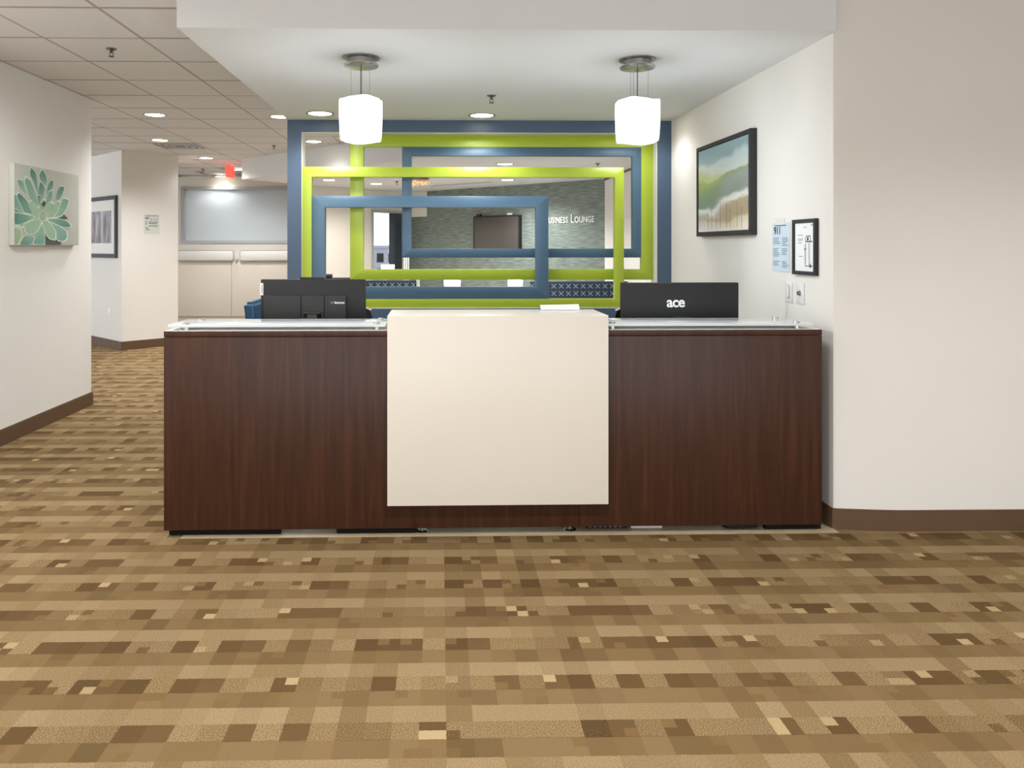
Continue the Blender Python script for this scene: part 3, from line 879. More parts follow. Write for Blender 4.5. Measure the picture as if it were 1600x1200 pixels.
text_mesh('Lenovo', .016, .0002, M['ink_dark'], 'sticker_lettering', stk, (.005, -.0018, 0), (R(90), R(-90), 0))
lg = at(530, 473.5, YM - .035)
text_mesh('lenovo', .021, .0004, M['letters'], 'logo_lettering', mon, (lg.x - mon.location.x + .002, -.0328, lg.z - wt_z - .004), (R(90), 0, 0), offset=.0006)
box_obj('logo_mark', M['ink'], mon, lg.x - mon.location.x - .048, lg.x - mon.location.x - .034, -.0334, -.032, lg.z - wt_z - .005, lg.z - wt_z + .009)
bm = bmesh.new(); bx(bm, -mw / 2 + .008, mw / 2 - .008, .0302, .031, h0 + .02, h1 - .008); obj('display_glass', bm, M['black_gloss'], mon)

# right monitor
YR = 4.22
rx0, rx1 = at(971, 470, YR).x, at(1154.5, 470, YR).x
rzt = at(1060, 442, YR).z; rw = rx1 - rx0
mo2 = thing('computer_monitor', 'slim black monitor seen from behind with silver lettering, on the right of the desk', 'monitor', ((rx0 + rx1) / 2, YR, wt_z), R(.6))
h1 = rzt - wt_z; h0 = h1 - .385
box_obj('screen_housing', M['black'], mo2, -rw / 2, rw / 2, 0, .022, h0, h1, .003)
box_obj('edge_bezel', M['dark_metal'], mo2, -rw / 2 - .0015, rw / 2 + .0015, .0225, .026, h0 - .001, h1 + .0015)
lg = at(1056, 479.5, YR - .002)
text_mesh('ace', .082, .0012, M['chrome'], 'logo_lettering', mo2, (lg.x - mo2.location.x, -.0013, lg.z - wt_z), (R(90), 0, 0), offset=.0018, spacing=.92)
text_mesh('r', .082, .0012, M['black2'], 'logo_lettering', mo2, (lg.x - mo2.location.x + .070, -.0013, lg.z - wt_z), (R(90), 0, 0), offset=.0018)  # letter coloured dark in place of the metal's dark reflection
bm = bmesh.new(); bx(bm, -.05, .05, -.03, -.001, h0 + .03, h0 + .20, .01); bx(bm, -.03, .03, -.04, -.015, .01, h0 + .12, .005); obj('stand_arm', bm, M['black2'], mo2)
bm = bmesh.new(); bx(bm, -.12, .12, -.12, .10, 0, .012, .005); obj('stand_foot', bm, M['black2'], mo2)
bm = bmesh.new(); bx(bm, -rw / 2 + .006, rw / 2 - .006, .0262, .027, h0 + .015, h1 - .006); obj('display_glass', bm, M['black_gloss'], mo2)

# ------------------------------------------------------------------ office chairs behind the desk
def make_chair():
    t = thing('office_chair', 'x', 'chair', (0, 0, 0), 0, 'office chairs behind the desk')
    bm = bmesh.new()
    n, m_ = 13, 9
    grid = []
    for j in range(m_):
        v = j / (m_ - 1); row = []
        for i in range(n):
            u = -1 + 2 * i / (n - 1)
            hw_ = .235 * (1 - .18 * max(0, v - .72) / .28) 
            z = .50 + .53 * v - .055 * (u * u) * v ** 3
            row.append(bm.verts.new((u * hw_, .02 - .05 * math.sin(v * 2.4) + .05 * u * u, z)))
        grid.append(row)
    for j in range(m_ - 1):
        for i in range(n - 1): bm.faces.new((grid[j][i], grid[j][i + 1], grid[j + 1][i + 1], grid[j + 1][i]))
    bmesh.ops.solidify(bm, geom=bm.faces[:], thickness=.045)
    obj('backrest', bm, M['mesh'], t)
    bm = bmesh.new()
    pts = []
    for i in range(13):
        u = -1 + 2 * i / 12
        pts.append((u * .195, .02 - .05 * math.sin(2.4) + .05 * u * u + .02, 1.033 - .055 * u * u))
    tube(bm, pts, .011); obj('back_highlight', bm, M['steel'], t)  # grey tube standing in for the highlight along the backrest top
    bm = bmesh.new(); bx(bm, -.25, .25, -.50, .0, .43, .50, .03, 3); obj('seat', bm, M['mesh'], t)
    bm = bmesh.new(); tube(bm, [(0, -.2, .42), (0, .06, .42), (0, .075, .50), (0, .06, .62)], .02); obj('back_bracket', bm, M['black2'], t)
    bm = bmesh.new(); cyl(bm, (0, -.24, .11), (0, -.24, .43), .028); obj('gas_column', bm, M['dark_metal'], t)
    for s in (-1, 1):
        bm = bmesh.new(); tube(bm, [(s * .24, -.24, .44), (s * .30, -.24, .46), (s * .30, -.24, .66)], .016); bx(bm, s * .30 - .04, s * .30 + .04, -.38, -.12, .66, .69, .01)
        obj('armrest', bm, M['black2'], t)
    bm = bmesh.new()
    for k in range(5):
        a = 2 * math.pi * k / 5 + .3
        tube(bm, [(0, -.24, .12), (.3 * math.cos(a), -.24 + .3 * math.sin(a), .07)], .02)
    obj('star_base', bm, M['black2'], t)
    for k in range(5):
        a = 2 * math.pi * k / 5 + .3
        bm = bmesh.new(); x, y = .3 * math.cos(a), -.24 + .3 * math.sin(a); cyl(bm, (x - .02, y, .030), (x + .02, y, .030), .026); bx(bm, x - .012, x + .012, y - .012, y + .012, .04, .07)
        obj('caster', bm, M['black'], t)
    return t
ch = make_chair(); pc = at(533, 480, 5.15)
ch.location = (pc.x, 5.15, .003); ch['label'] = 'dark office chair mostly hidden behind the left computer'
pc2 = at(1010, 480, 5.1)
dup(ch, (pc2.x, 5.1, .003), 'dark office chair with a grey tube as its edge highlight, behind the right monitor', R(4))

# document on the white counter
pd0 = at(844, 484, 4.02); pd1 = at(904, 484, 4.02)
doc = thing('document_easel', 'pale sheet on a low tilted easel at the back of the white counter', 'easel', ((pd0.x + pd1.x) / 2, 3.985, at(700, 493.5, 3.68).z + .0005))
dw = (pd1.x - pd0.x) / 2
bm = bmesh.new()
a = [(-dw, .0, .002), (dw, .0, .002), (dw, .035, .026), (-dw, .035, .022)]
lo = [bm.verts.new(v) for v in a]; hi = [bm.verts.new((x, y + .003, z + .003)) for x, y, z in a]
bm.faces.new(lo); bm.faces.new(hi[::-1])
for k in range(4): bm.faces.new((lo[k], hi[k], hi[(k + 1) % 4], lo[(k + 1) % 4]))
obj('sheet', bm, M['paper'], doc)
box_obj('rest', M['white_plastic'], doc, -dw * .8, dw * .8, .01, .036, 0, .010, .002)

# ------------------------------------------------------------------ under the desk: strips and cables
def under(px, py, Y): return at(px, py, Y)
u0, u1 = at(984, 824, 3.815).x, at(1033, 824, 3.815).x
ps = thing('power_strip', 'white power strip lying under the right half of the desk', 'power strip', ((u0 + u1) / 2, 3.818, .003))
hwp = (u1 - u0) / 2
box_obj('body', M['white_plastic'], ps, -hwp, hwp, -.025, .025, 0, .027, .004)
for k in range(3): box_obj('socket', M['ink'], ps, -hwp + .03 + k * .045, -hwp + .045 + k * .045, -.008, .008, .0268, .028)
u0, u1 = at(914, 824, 3.82).x, at(978, 824, 3.82).x
p2 = thing('power_strip', 'black power strip with pale markings beside the white power strip', 'power strip', ((u0 + u1) / 2, 3.825, .003))
hwp = (u1 - u0) / 2
box_obj('body', M['black'], p2, -hwp, hwp, -.03, .03, 0, .022, .004)
for k in range(7):
    x = -hwp + .015 + k * (2 * hwp - .03) / 7
    box_obj('marking', M['ink'], p2, x, x + .012, -.0312, -.0302, .006, .017)
def coil(name, px, y, r, turns, label, m):
    c = at(px, 826, y)
    pts = []
    for k in range(int(turns * 20) + 1):
        a = 2 * math.pi * k / 20
        pts.append((r * (1 - .12 * k / 20 / turns) * math.cos(a) * 1.6, r * math.sin(a) * .5, .006 + .009 * (k / 20)))
    bm = bmesh.new(); tube(bm, pts, .0045, 6)
    return tag(obj(name, bm, m, None, (c.x, y, .003)), label, 'cable')
coil('power_cable', 1156, 3.785, .055, 1.9, 'black cable coiled under the right end of the desk', M['black'])
coil('power_cable', 1100, 3.88, .035, 1.0, 'thin dark cable loop between the white strip and the coil', M['black2'])

# ------------------------------------------------------------------ wall pieces on the right niche wall
X_N = X_NR
dpt = .045
yn = on_x(1172, 300, X_N - dpt).y; yf = on_x(1088, 300, X_N - dpt).y
zt_ = on_x(1172, 200, X_N - dpt).z; zb_ = on_x(1172, 366.5, X_N - dpt).z
pic = thing('abstract_painting', 'landscape abstract painting in a black frame, teal, lime and sand bands', 'painting', (X_N, yn, zb_))
W_, H_ = yf - yn, zt_ - zb_
bm = bmesh.new()
for (a, b_, c, d) in ((0, W_, 0, .028), (0, W_, H_ - .028, H_), (0, .028, .028, H_ - .028), (W_ - .028, W_, .028, H_ - .028)):
    bx(bm, -dpt, 0, a, b_, c, d, .0015, 1)
obj('frame', bm, M['frame_black'], pic)
bm = bmesh.new(); bx(bm, -dpt + .006, -.002, 0, W_ - .064, 0, H_ - .064)
cv = obj('canvas', bm, M['abstract'], pic, (0, .032, .032))
bm = bmesh.new()
for s, hgt in ((.12, .13), (.2, .17), (.33, .12), (.4, .16), (.52, .19), (.6, .1), (.7, .15), (.78, .12)):
    bx(bm, -dpt + .0052, -dpt + .006, s * (W_ - .064), s * (W_ - .064) + .004, .02, .02 + hgt)
obj('paint_drips', bm, paint('drip_brown', (128, 108, 80), .5, var=.1), cv, kind='stuff')

yn = on_x(1273, 390, X_N - .022).y; yf = on_x(1237, 390, X_N - .022).y
zt_ = on_x(1273, 341, X_N - .022).z; zb_ = on_x(1273, 431, X_N - .022).z
dg_ = thing('framed_diagram', 'small black framed white sheet with a line drawing, right of the taped notice', 'framed print', (X_N, yn, zb_))
W_, H_ = yf - yn, zt_ - zb_
bm = bmesh.new(); fw = .02
for (a, b_, c, d) in ((0, W_, 0, fw), (0, W_, H_ - fw, H_), (0, fw, fw, H_ - fw), (W_ - fw, W_, fw, H_ - fw)):
    bx(bm, -.022, 0, a, b_, c, d, .0015, 1)
obj('frame', bm, M['frame_black'], dg_)
box_obj('sheet', M['print_white'], dg_, -.012, -.001, fw, W_ - fw, fw, H_ - fw)
bm = bmesh.new(); iw, ih = W_ - 2 * fw, H_ - 2 * fw
def mark(bm, s0, s1, t0, t1, x=-.0126):
    bx(bm, x, x + .0005, fw + s0 * iw, fw + s1 * iw, fw + t0 * ih, fw + t1 * ih)
# s runs from near (right in the photograph) to far (left)
for s0_, s1_, t0_, t1_ in ((.44, .46, .12, .58), (.24, .255, .1, .60), (.3, .31, .1, .58), (.5, .51, .15, .55), (.24, .5, .10, .115), (.12, .24, .10, .125), (.2, .25, .07, .16),
                           (.18, .46, .60, .62), (.2, .42, .72, .735), (.12, .2, .6, .625), (.45, .5, .44, .47), (.4, .56, .9, .91), (.08, .18, .94, .955),
                           (.6, .85, .74, .75), (.58, .85, .66, .67), (.62, .84, .63, .64), (.66, .84, .58, .59), (.6, .8, .3, .31), (.55, .6, .7, .705)):
    mark(bm, s0_, s1_, t0_, t1_)
n_ = 18
for k in range(n_):
    a = 2 * math.pi * k / n_; s_, t_ = .33 + .13 * math.cos(a), .665 + .06 * math.sin(a)
    mark(bm, s_ - .018, s_ + .018, t_ - .007, t_ + .007)
mark(bm, .3, .38, .63, .70)
obj('drawing', bm, M['ink_dark'], dg_, kind='stuff')

yn = on_x(1235, 390, X_N).y; yf = on_x(1207.5, 390, X_N).y
zt_ = on_x(1221, 348, X_N).z; zb_ = on_x(1221, 424.5, X_N).z
nt_ = thing('taped_notice', 'pale blue emergency notice in a shiny plastic sleeve, left of the framed diagram', 'notice', (X_N, yn, zb_))
W_, H_ = yf - yn, zt_ - zb_
bm = bmesh.new(); bx(bm, -.003, -.0005, 0, W_, 0, H_); obj('sheet', bm, paint('blue_paper', (204, 218, 230), .18, var=.02), nt_)
t9 = text_mesh('911', .06, .0003, M['ink_dark'], 'notice_lettering', nt_, (-.0034, W_ * .70, H_ * .77), (R(90), 0, R(-90)), offset=.002)
bm = bmesh.new(); rg = random.Random(5)
for col0, col1 in ((.06, .44), (.52, .94)):
    z = .68
    while z > .06:
        L_ = rg.uniform(.6, 1)
        if rg.random() > .18: bx(bm, -.0034, -.003, W_ * (col1 - (col1 - col0) * L_), W_ * col1, H_ * z, H_ * z + .0045)
        z -= .037
bx(bm, -.0034, -.003, W_ * .2, W_ * .85, H_ * .93, H_ * .955)
obj('text_lines', bm, M['ink_teal'], nt_)
bm = bmesh.new(); bx(bm, -.0042, -.0003, W_ * .3, W_ * .8, H_ - .012, H_ + .025); obj('tape', bm, M['tape'], nt_)

for (pa, pb, ya, yb, lab, kind_) in ((1228, 1239, 441, 473, 'white dimmer switch plate under the taped notice', 'slider'), (1246, 1257.5, 443, 476, 'white switch plate with a round knob under the framed diagram', 'knob')):
    yn = on_x(pb, 460, X_N).y; yf = on_x(pa, 460, X_N).y
    zt_ = on_x(pb, ya, X_N).z; zb_ = on_x(pb, yb, X_N).z
    t = thing('wall_switch', lab, 'switch', (X_N, yn, zb_), 0, 'switch plates on the niche wall')
    W_, H_ = yf - yn, zt_ - zb_
    box_obj('plate', M['white_plastic'], t, -.007, 0, 0, W_, 0, H_, .002)
    if kind_ == 'slider':
        box_obj('slider_slot', M['ink'], t, -.0075, -.0068, W_ * .30, W_ * .70, H_ * .2, H_ * .82)
        box_obj('paddle', M['white_plastic'], t, -.011, -.0072, W_ * .34, W_ * .66, H_ * .24, H_ * .80, .002)
    else:
        bm = bmesh.new(); cyl(bm, (-.006, W_ * .5, H_ * .52), (-.02, W_ * .5, H_ * .52), .014, .011); obj('knob', bm, M['steel'], t)

# ------------------------------------------------------------------ left wall canvas: succulent print
XC = X_LW + .041
yn = on_x(22, 300, XC).y; yf = on_x(122.5, 300, XC).y
zt_ = on_x(22, 254.5, XC).z; zb_ = on_x(22, 383, XC).z
W_, H_ = yf - yn, zt_ - zb_
cvs = thing('canvas_print', 'square canvas print of a pale green succulent on the left wall', 'wall art', (X_LW + .002, yn, zb_))
box_obj('stretcher', paint('canvas_grey', (184, 184, 172), .7, var=.02, scale=4), cvs, 0, .041, 0, W_, 0, H_, .003)
def cat(P, sub=3):
    out = []; n = len(P)
    for i in range(n):
        p0, p1, p2, p3 = (Vector(P[(i + k) % n]) for k in (-1, 0, 1, 2))
        for j in range(sub):
            t = j / sub
            q = .5 * ((2 * p1) + (p2 - p0) * t + (2 * p0 - 5 * p1 + 4 * p2 - p3) * t * t + (3 * p1 - p0 - 3 * p2 + p3) * t ** 3)
            out.append(q * .45 + (p1 + (p2 - p1) * t) * .55)
    return out
TEAL, MINT, PALE, OLIVE, DARK = (78, 128, 118), (150, 184, 156), (112, 158, 144), (150, 164, 134), (82, 84, 76)
leaves = [
    ([(95, 500), (200, 590), (300, 560), (400, 520), (540, 560), (620, 640), (600, 760), (560, 860), (430, 900), (300, 860), (95, 800)], (112, 142, 122)),
    ([(95, 830), (150, 825), (225, 860), (230, 920), (190, 1018), (95, 1018)], OLIVE),
    ([(465, 925), (570, 960), (640, 985), (630, 1018), (465, 1018)], DARK),
    ([(245, 920), (330, 920), (360, 940), (325, 1018), (190, 1018)], TEAL),
    ([(320, 200), (370, 260), (388, 340), (400, 520), (350, 380), (310, 300), (303, 250)], TEAL),
    ([(437, 222), (480, 290), (490, 350), (475, 420), (440, 400), (410, 340), (400, 280)], TEAL),
    ([(170, 330), (235, 340), (262, 430), (285, 520), (215, 450), (185, 390)], PALE),
    ([(255, 300), (310, 330), (360, 450), (410, 640), (370, 620), (300, 530), (265, 420), (245, 350)], PALE),
    ([(550, 330), (555, 390), (535, 450), (480, 560), (480, 430), (510, 360)], TEAL),
    ([(630, 400), (672, 410), (645, 500), (560, 640), (575, 500), (610, 420)], TEAL),
    ([(415, 345), (460, 400), (462, 450), (440, 560), (415, 580), (385, 490), (395, 410)], TEAL),
    ([(545, 440), (545, 520), (500, 610), (455, 660), (475, 540), (500, 460)], PALE),
    ([(95, 490), (160, 480), (200, 540), (260, 640), (330, 700), (240, 695), (150, 640), (95, 620)], PALE),
    ([(185, 460), (265, 540), (330, 640), (370, 710), (250, 692), (210, 610), (160, 500)], TEAL),
    ([(660, 700), (705, 745), (640, 755), (560, 750)], DARK),
    ([(660, 520), (718, 545), (690, 640), (640, 720), (540, 745), (600, 640), (630, 560)], PALE),
    ([(590, 550), (632, 575), (590, 680), (550, 740), (470, 745), (520, 660), (560, 590)], MINT),
    ([(95, 675), (230, 690), (370, 725), (290, 775), (200, 810), (95, 805)], TEAL),
    ([(470, 745), (600, 740), (700, 770), (748, 828), (690, 840), (600, 820), (520, 790)], TEAL),
    ([(470, 760), (600, 810), (690, 870), (702, 950), (660, 990), (590, 975), (550, 880)], PALE),
    ([(430, 780), (455, 850), (460, 1018), (330, 1018), (375, 920)], PALE),
    ([(400, 735), (430, 770), (400, 850), (350, 908), (260, 905), (230, 810), (290, 775)], MINT),
    ([(430, 750), (500, 770), (580, 880), (570, 972), (500, 955), (465, 900), (440, 830)], MINT),
    ([(270, 545), (340, 610), (420, 690), (400, 745), (350, 720), (300, 640)], MINT),
    ([(480, 590), (530, 560), (500, 680), (460, 730), (440, 700)], MINT),
    ([(380, 500), (412, 500), (418, 560), (405, 620), (385, 570)], TEAL),
    ([(430, 655), (478, 690), (470, 745), (430, 775), (398, 740), (400, 690)], OLIVE),
    ([(447, 560), (468, 582), (448, 620), (428, 598)], (52, 50, 38)),
]
bm = bmesh.new(); lay = bm.loops.layers.float_color.new('print')
cen = Vector((430, 705))
depth = .0413
def to_local(z):
    p = on_x(z[0] / 6.667, 230 + z[1] / 6.667, XC)
    return Vector((0, min(max(p.y - yn, .002), W_ - .002), min(max(p.z - zb_, .002), H_ - .002)))
for P, c in leaves:
    dark = max(c) < 100
    outl = cat(P) if not dark else [Vector(q) for q in P]
    ctr = sum(outl, Vector((0, 0))) / len(outl)
    layers = [(1.0, (208, 224, 204) if not dark else c), (.88, c)] if not dark else [(1.0, c)]
    far_ = max((q - cen).length for q in outl); near_ = min((q - cen).length for q in outl)
    for sc_, col in layers:
        depth += .00009
        vs = []
        pts = [ctr + (q - ctr) * sc_ for q in outl]
        cv_ = bm.verts.new(to_local(ctr) + Vector((depth, 0, 0)))
        for q in pts: vs.append(bm.verts.new(to_local(q) + Vector((depth, 0, 0))))
        for k in range(len(vs)):
            f = bm.faces.new((cv_, vs[k], vs[(k + 1) % len(vs)]))
            for lp, q in zip(f.loops, (ctr, pts[k], pts[(k + 1) % len(vs)])):
                g = ((q - cen).length - near_) / max(1, far_ - near_)
                g = min(1, max(0, g))
                if sc_ < 1:
                    cc = [col[i] * (.25 + .75 * g) + (170, 194, 164)[i] * (.75 - .75 * g) for i in range(3)]
                else: cc = col
                lp[lay] = (*lin(cc), 1)
pm_ = obj('succulent_print', bm, M['print'], cvs, smooth=False)

# ------------------------------------------------------------------ corridor art, notice, outlet
eL = (Vector((Lp.x, Lp.y)) - Vector((cn.x, cn.y))).normalized()
def on_line(px, P, e):
    d = ray(px, 300); q = Vector((d.x, d.y))
    det = e.x * (-q.y) + q.x * e.y
    s = ((-P.x) * (-q.y) - (-q.x) * (-P.y)) / det
    return s
C2 = Vector((cn.x, cn.y))
def zof(px, py, P, e):
    s = on_line(px, P, e); p = P + e * s
    d = ray(px, py); return s, EYE + d.z * p.y / d.y
s_r, z_t = zof(184, 305, C2, eL); _, z_b = zof(184, 403, C2, eL)
s_l, _ = zof(128, 305, C2, eL)
angL = math.atan2(-eL.y, -eL.x)       # local +x runs towards the corner
p0 = C2 + eL * s_l
art = thing('framed_print', 'tall black framed blurred print with a white mat in the side corridor', 'framed print', (p0.x, p0.y, z_b), angL)
Wp, Hp = s_l - s_r, z_t - z_b
bm = bmesh.new(); fw = .055
for (a, b_, c, d) in ((0, Wp, 0, fw), (0, Wp, Hp - fw, Hp), (0, fw, fw, Hp - fw), (Wp - fw, Wp, fw, Hp - fw)):
    bx(bm, a, b_, -.03, 0, c, d, .002, 1)
obj('frame', bm, M['frame_black'], art)
box_obj('mat_board', M['mat_board'], art, fw, Wp - fw, -.015, -.002, fw, Hp - fw)
box_obj('print', M['city'], art, fw + .13, Wp - fw - .13, -.0165, -.0152, fw + .15, Hp - fw - .15)
s_o, z_o = zof(171, 488, C2, eL); po = C2 + eL * s_o
ot = thing('wall_outlet', 'white outlet plate low on the side corridor wall', 'outlet', (po.x, po.y, z_o - .06), angL)
box_obj('plate', M['white_plastic'], ot, -.036, .036, -.006, 0, 0, .115, .002)
for zz in (.025, .068): box_obj('socket', M['mat_board'], ot, -.016, .016, -.008, -.006, zz, zz + .026, .001)
eR = Vector((s45, s45)); angR = math.pi / 4
s_a, z_t = zof(225, 335, C2, eR); s_b, _ = zof(249, 335, C2, eR); _, z_b = zof(236, 366, C2, eR)
pn = C2 + eR * s_a
no = thing('wall_notice', 'printed grey notice taped to the angled corridor wall', 'notice', (pn.x, pn.y, z_b), angR)
Wn, Hn = s_b - s_a, z_t - z_b
box_obj('sheet', paint('grey_paper', (206, 208, 198), .5, var=.02), no, 0, Wn, -.003, -.0005, 0, Hn)
bm = bmesh.new()
bx(bm, Wn * .08, Wn * .92, -.0036, -.003, Hn * .92, Hn * .95)
for z, (a, b_) in ((.82, (.08, .35)), (.76, (.08, .3)), (.60, (.08, .2)), (.5, (.08, .2)), (.6, (.3, .9)), (.52, (.3, .85)), (.3, (.08, .3)), (.2, (.1, .35)), (.4, (.3, .9))):
    bx(bm, Wn * a, Wn * b_, -.0036, -.003, Hn * z, Hn * z + .012)
for k in range(3): bx(bm, Wn * (.42 + .18 * k), Wn * (.5 + .18 * k), -.0036, -.003, Hn * .72, Hn * .78)
obj('text_lines', bm, M['ink'], no)

# ------------------------------------------------------------------ ceiling fittings
def make_sprinkler():
    t = thing('sprinkler_head', 'x', 'sprinkler', (0, 0, 0), 0, 'ceiling sprinkler heads')
    bm = bmesh.new(); lathe(bm, [(.034, 0), (.034, -.004), (.022, -.012), (.012, -.012)], 20); obj('escutcheon', bm, M['steel'], t)
    bm = bmesh.new(); cyl(bm, (0, 0, -.012), (0, 0, -.03), .010, .007, 10)
    for s in (-1, 1): tube(bm, [(s * .008, 0, -.024), (s * .014, 0, -.036), (s * .004, 0, -.052)], .0025, 6)
    obj('frame_arms', bm, M['dark_metal'], t)
    bm = bmesh.new(); cyl(bm, (0, 0, -.052), (0, 0, -.055), .018, n=16); obj('deflector', bm, M['dark_metal'], t)
    return t
sp = make_sprinkler()
for i, (px, py, zc, lab) in enumerate(((174, 76, Z_CEIL - .0065, 'sprinkler head in the tile ceiling above the left wall'), (768, 149, Z_SOF, 'sprinkler head in the niche soffit above the middle light'),
                                       (428, 227, Z_CEIL - .0065, 'sprinkler head in the tile ceiling above the pale bulkhead'), (317, 264, Z_CEIL - .0065, 'sprinkler head in the far tile ceiling left of the exit sign'),
                                       (620, 283, Z_LNG, 'sprinkler head in the lounge ceiling seen left of the blue upright'), (934, 255, Z_LNG, 'sprinkler head in the lounge ceiling above the green corner at right'))):
    p = on_z(px, py, zc)
    if i == 0: sp.location = p; sp['label'] = lab
    else: dup(sp, p, lab)
# square louvred vent
va = on_z(268, 231, Z_CEIL); vent = thing('air_vent', 'square louvred air vent in the tile ceiling by the corridor', 'air vent', (0, 0, 0))
vx, vy = gx + round((on_z(285, 228, Z_CEIL).x - T / 2 - gx) / T) * T + T / 2, on_z(285, 228, Z_CEIL).y
vy = gy + round((vy - T / 2 - gy) / T) * T + T / 2
vent.location = (vx, vy, Z_CEIL - .007)
bm = bmesh.new(); bx(bm, -.29, .29, -.29, .29, -.001, .0005); obj('backing', bm, M['dark_metal'], vent)
for k, r_ in enumerate((.29, .225, .16, .095)):
    bm = bmesh.new()
    w_ = .022
    for (a, b_, c, d) in ((-r_, r_, -r_, -r_ + w_), (-r_, r_, r_ - w_, r_), (-r_, -r_ + w_, -r_ + w_, r_ - w_), (r_ - w_, r_, -r_ + w_, r_ - w_)):
        bx(bm, a, b_, c, d, -.0025, -.0012)
    obj('louvre', bm, M['white_plastic'], vent)
# exit sign
pe = at(359.5, 257, 12.0)
ex = thing('exit_sign', 'lit red exit sign hanging from the tile ceiling at the far end', 'exit sign', (pe.x, 12.0, Z_CEIL - .002), R(84))
box_obj('mount', M['white_plastic'], ex, -.09, .09, -.03, .03, -.018, 0, .003)
box_obj('stem', M['white_plastic'], ex, -.02, .02, -.012, .012, -.045, -.0182)
box_obj('lit_face', M['red'], ex, -.15, .15, -.016, .016, -.235, -.045, .004)
# linear slot diffuser in the lounge ceiling
q0, q1 = on_z(671, 290.5, Z_LNG), on_z(766, 284.3, Z_LNG)
dq = Vector((q1.x - q0.x, q1.y - q0.y)); 
sd = thing('slot_diffuser', 'long dark slot air diffuser in the lounge ceiling along the grass cloth wall', 'air vent', (q0.x, q0.y, Z_LNG - .004), math.atan2(dq.y, dq.x))
box_obj('slot', M['black_gloss'], sd, 0, dq.length, -.03, .03, -.003, 0)
for s in (-.045, .03): box_obj('flange', M['white_plastic'], sd, -.02, dq.length + .02, s, s + .015, -.006, 0)
# small beaded ceiling lamp
pl_ = on_z(655, 279, Z_LNG)
bl_ = thing('beaded_ceiling_lamp', 'small amber beaded ceiling lamp in the lounge', 'ceiling light', pl_)
bm = bmesh.new(); lathe(bm, [(.10, 0), (.10, -.015), (.05, -.02)], 20); obj('ceiling_plate', bm, M['steel'], bl_)
rb = random.Random(2)
bm = bmesh.new()
for k in range(40):
    a = rb.uniform(0, 6.28); r_ = rb.uniform(.02, .15); z = -.03 - rb.uniform(0, .07)
    bmesh.ops.create_icosphere(bm, subdivisions=1, radius=.011, matrix=Matrix.Translation((r_ * math.cos(a), r_ * math.sin(a), z)))
    bx(bm, r_ * math.cos(a) - .001, r_ * math.cos(a) + .001, r_ * math.sin(a) - .001, r_ * math.sin(a) + .001, z, -.016)
o = obj('beads', bm, M['gold'], bl_); o['kind'] = 'stuff'
box_obj('bead_tray', M['steel'], bl_, -.15, .15, -.15, .15, -.024, -.018)

# ------------------------------------------------------------------ lounge furniture
# television on the grass-cloth wall
s_a, z_t = on_W(739.5, 338, .07); s_b, _ = on_W(811.5, 336, .07); _, z_b = on_W(775, 393, .07)
n2 = Vector((dW.normalized().y, -dW.normalized().x))
pt = W1 + dW.normalized() * s_a
tv = thing('television', 'wall mounted black television on the grass cloth wall', 'television', (pt.x, pt.y, z_b), angW)
Wt, Ht = s_b - s_a, z_t - z_b
box_obj('housing', M['black'], tv, 0, Wt, -.07, -.0, 0, Ht, .004)
box_obj('display', paint('tv_glass', (72, 68, 64), .06, var=.02), tv, .025, Wt - .025, -.0712, -.0695, .025, Ht - .025)
for s, nm, m_ in ((.10, 'camera_bar', 'black'), (.78, 'sensor', 'white_plastic')):
    box_obj(nm, M[m_], tv, Wt * s - .05, Wt * s + .05, -.06, -.02, Ht + .0002, Ht + .035, .008)
# lounge lettering: first word starts behind the blue upright
sg_s0, zb1 = on_W(850, 349, .015); sg_s1, _ = on_W(929, 348.5, .015)
pg = W1 + dW.normalized() * sg_s0
sg = thing('lounge_sign', 'raised white lettering on the grass cloth wall beside the television', 'sign', (pg.x, pg.y, zb1), angW)
tot = sg_s1 - sg_s0
CAP = on_W(890, 335, .015)[1] - on_W(890, 348.5, .015)[1]
pieces = []
x = 0.0
for ch_, big in [('B', 1), ('U', 0), ('S', 0), ('I', 0), ('N', 0), ('E', 0), ('S', 0), ('S', 0), (' ', 0), ('L', 1), ('O', 0), ('U', 0), ('N', 0), ('G', 0), ('E', 0)]:
    if ch_ == ' ': x += CAP * .42; continue
    sz = CAP / .73 * (1.0 if big else .74)
    o = text_mesh(ch_, sz, .006, M['letters'], 'letter', sg, (x, -.0075, 0), (R(90), 0, 0), align='LEFT', offset=.002)
    wd = max(v.co.x for v in o.data.vertices)
    pieces.append(o); x += wd + CAP * .085
for o in pieces:                       # condensed lettering fitted to its length
    o.location.x *= tot / x; o.scale.x = tot / x
# banquettes
def banquette(name, x0, x1, y, zt, lab, dpth=.5):
    t = thing(name, lab, 'bench', ((x0 + x1) / 2, y, 0), 0, 'star patterned benches in the lounge')
    h = (x1 - x0) / 2
    box_obj('backrest', M['star'], t, -h, h, 0, .10, .42, zt, .015)
    box_obj('seat', M['navy'], t, -h, h, .10, .10 + dpth, .30, .46, .03)
    box_obj('plinth', M['black2'], t, -h + .03, h - .03, .02, .08 + dpth, 0, .30)
    return t
q = at(829, 440, 9.8); q2 = at(986, 440, 9.8)
banquette('lounge_bench', q.x, min(q2.x, XR - .02), 9.8, q.z, 'navy star patterned bench back seen at the right below the green bar')
q = at(520, 438.5, 10.2); q2 = at(650, 439.5, 10.2)
banquette('lounge_bench', q.x, q2.x, 10.2, q.z, 'navy star patterned bench back seen beside the left computer')
bm = bmesh.new(); bx(bm, q2.x + .005, q2.x + .035, 10.18, 10.75, 0, q.z + .0); tag(obj('bench_end_panel', bm, M['window_frame']), 'grey end panel at the right end of the left star patterned bench', 'panel')
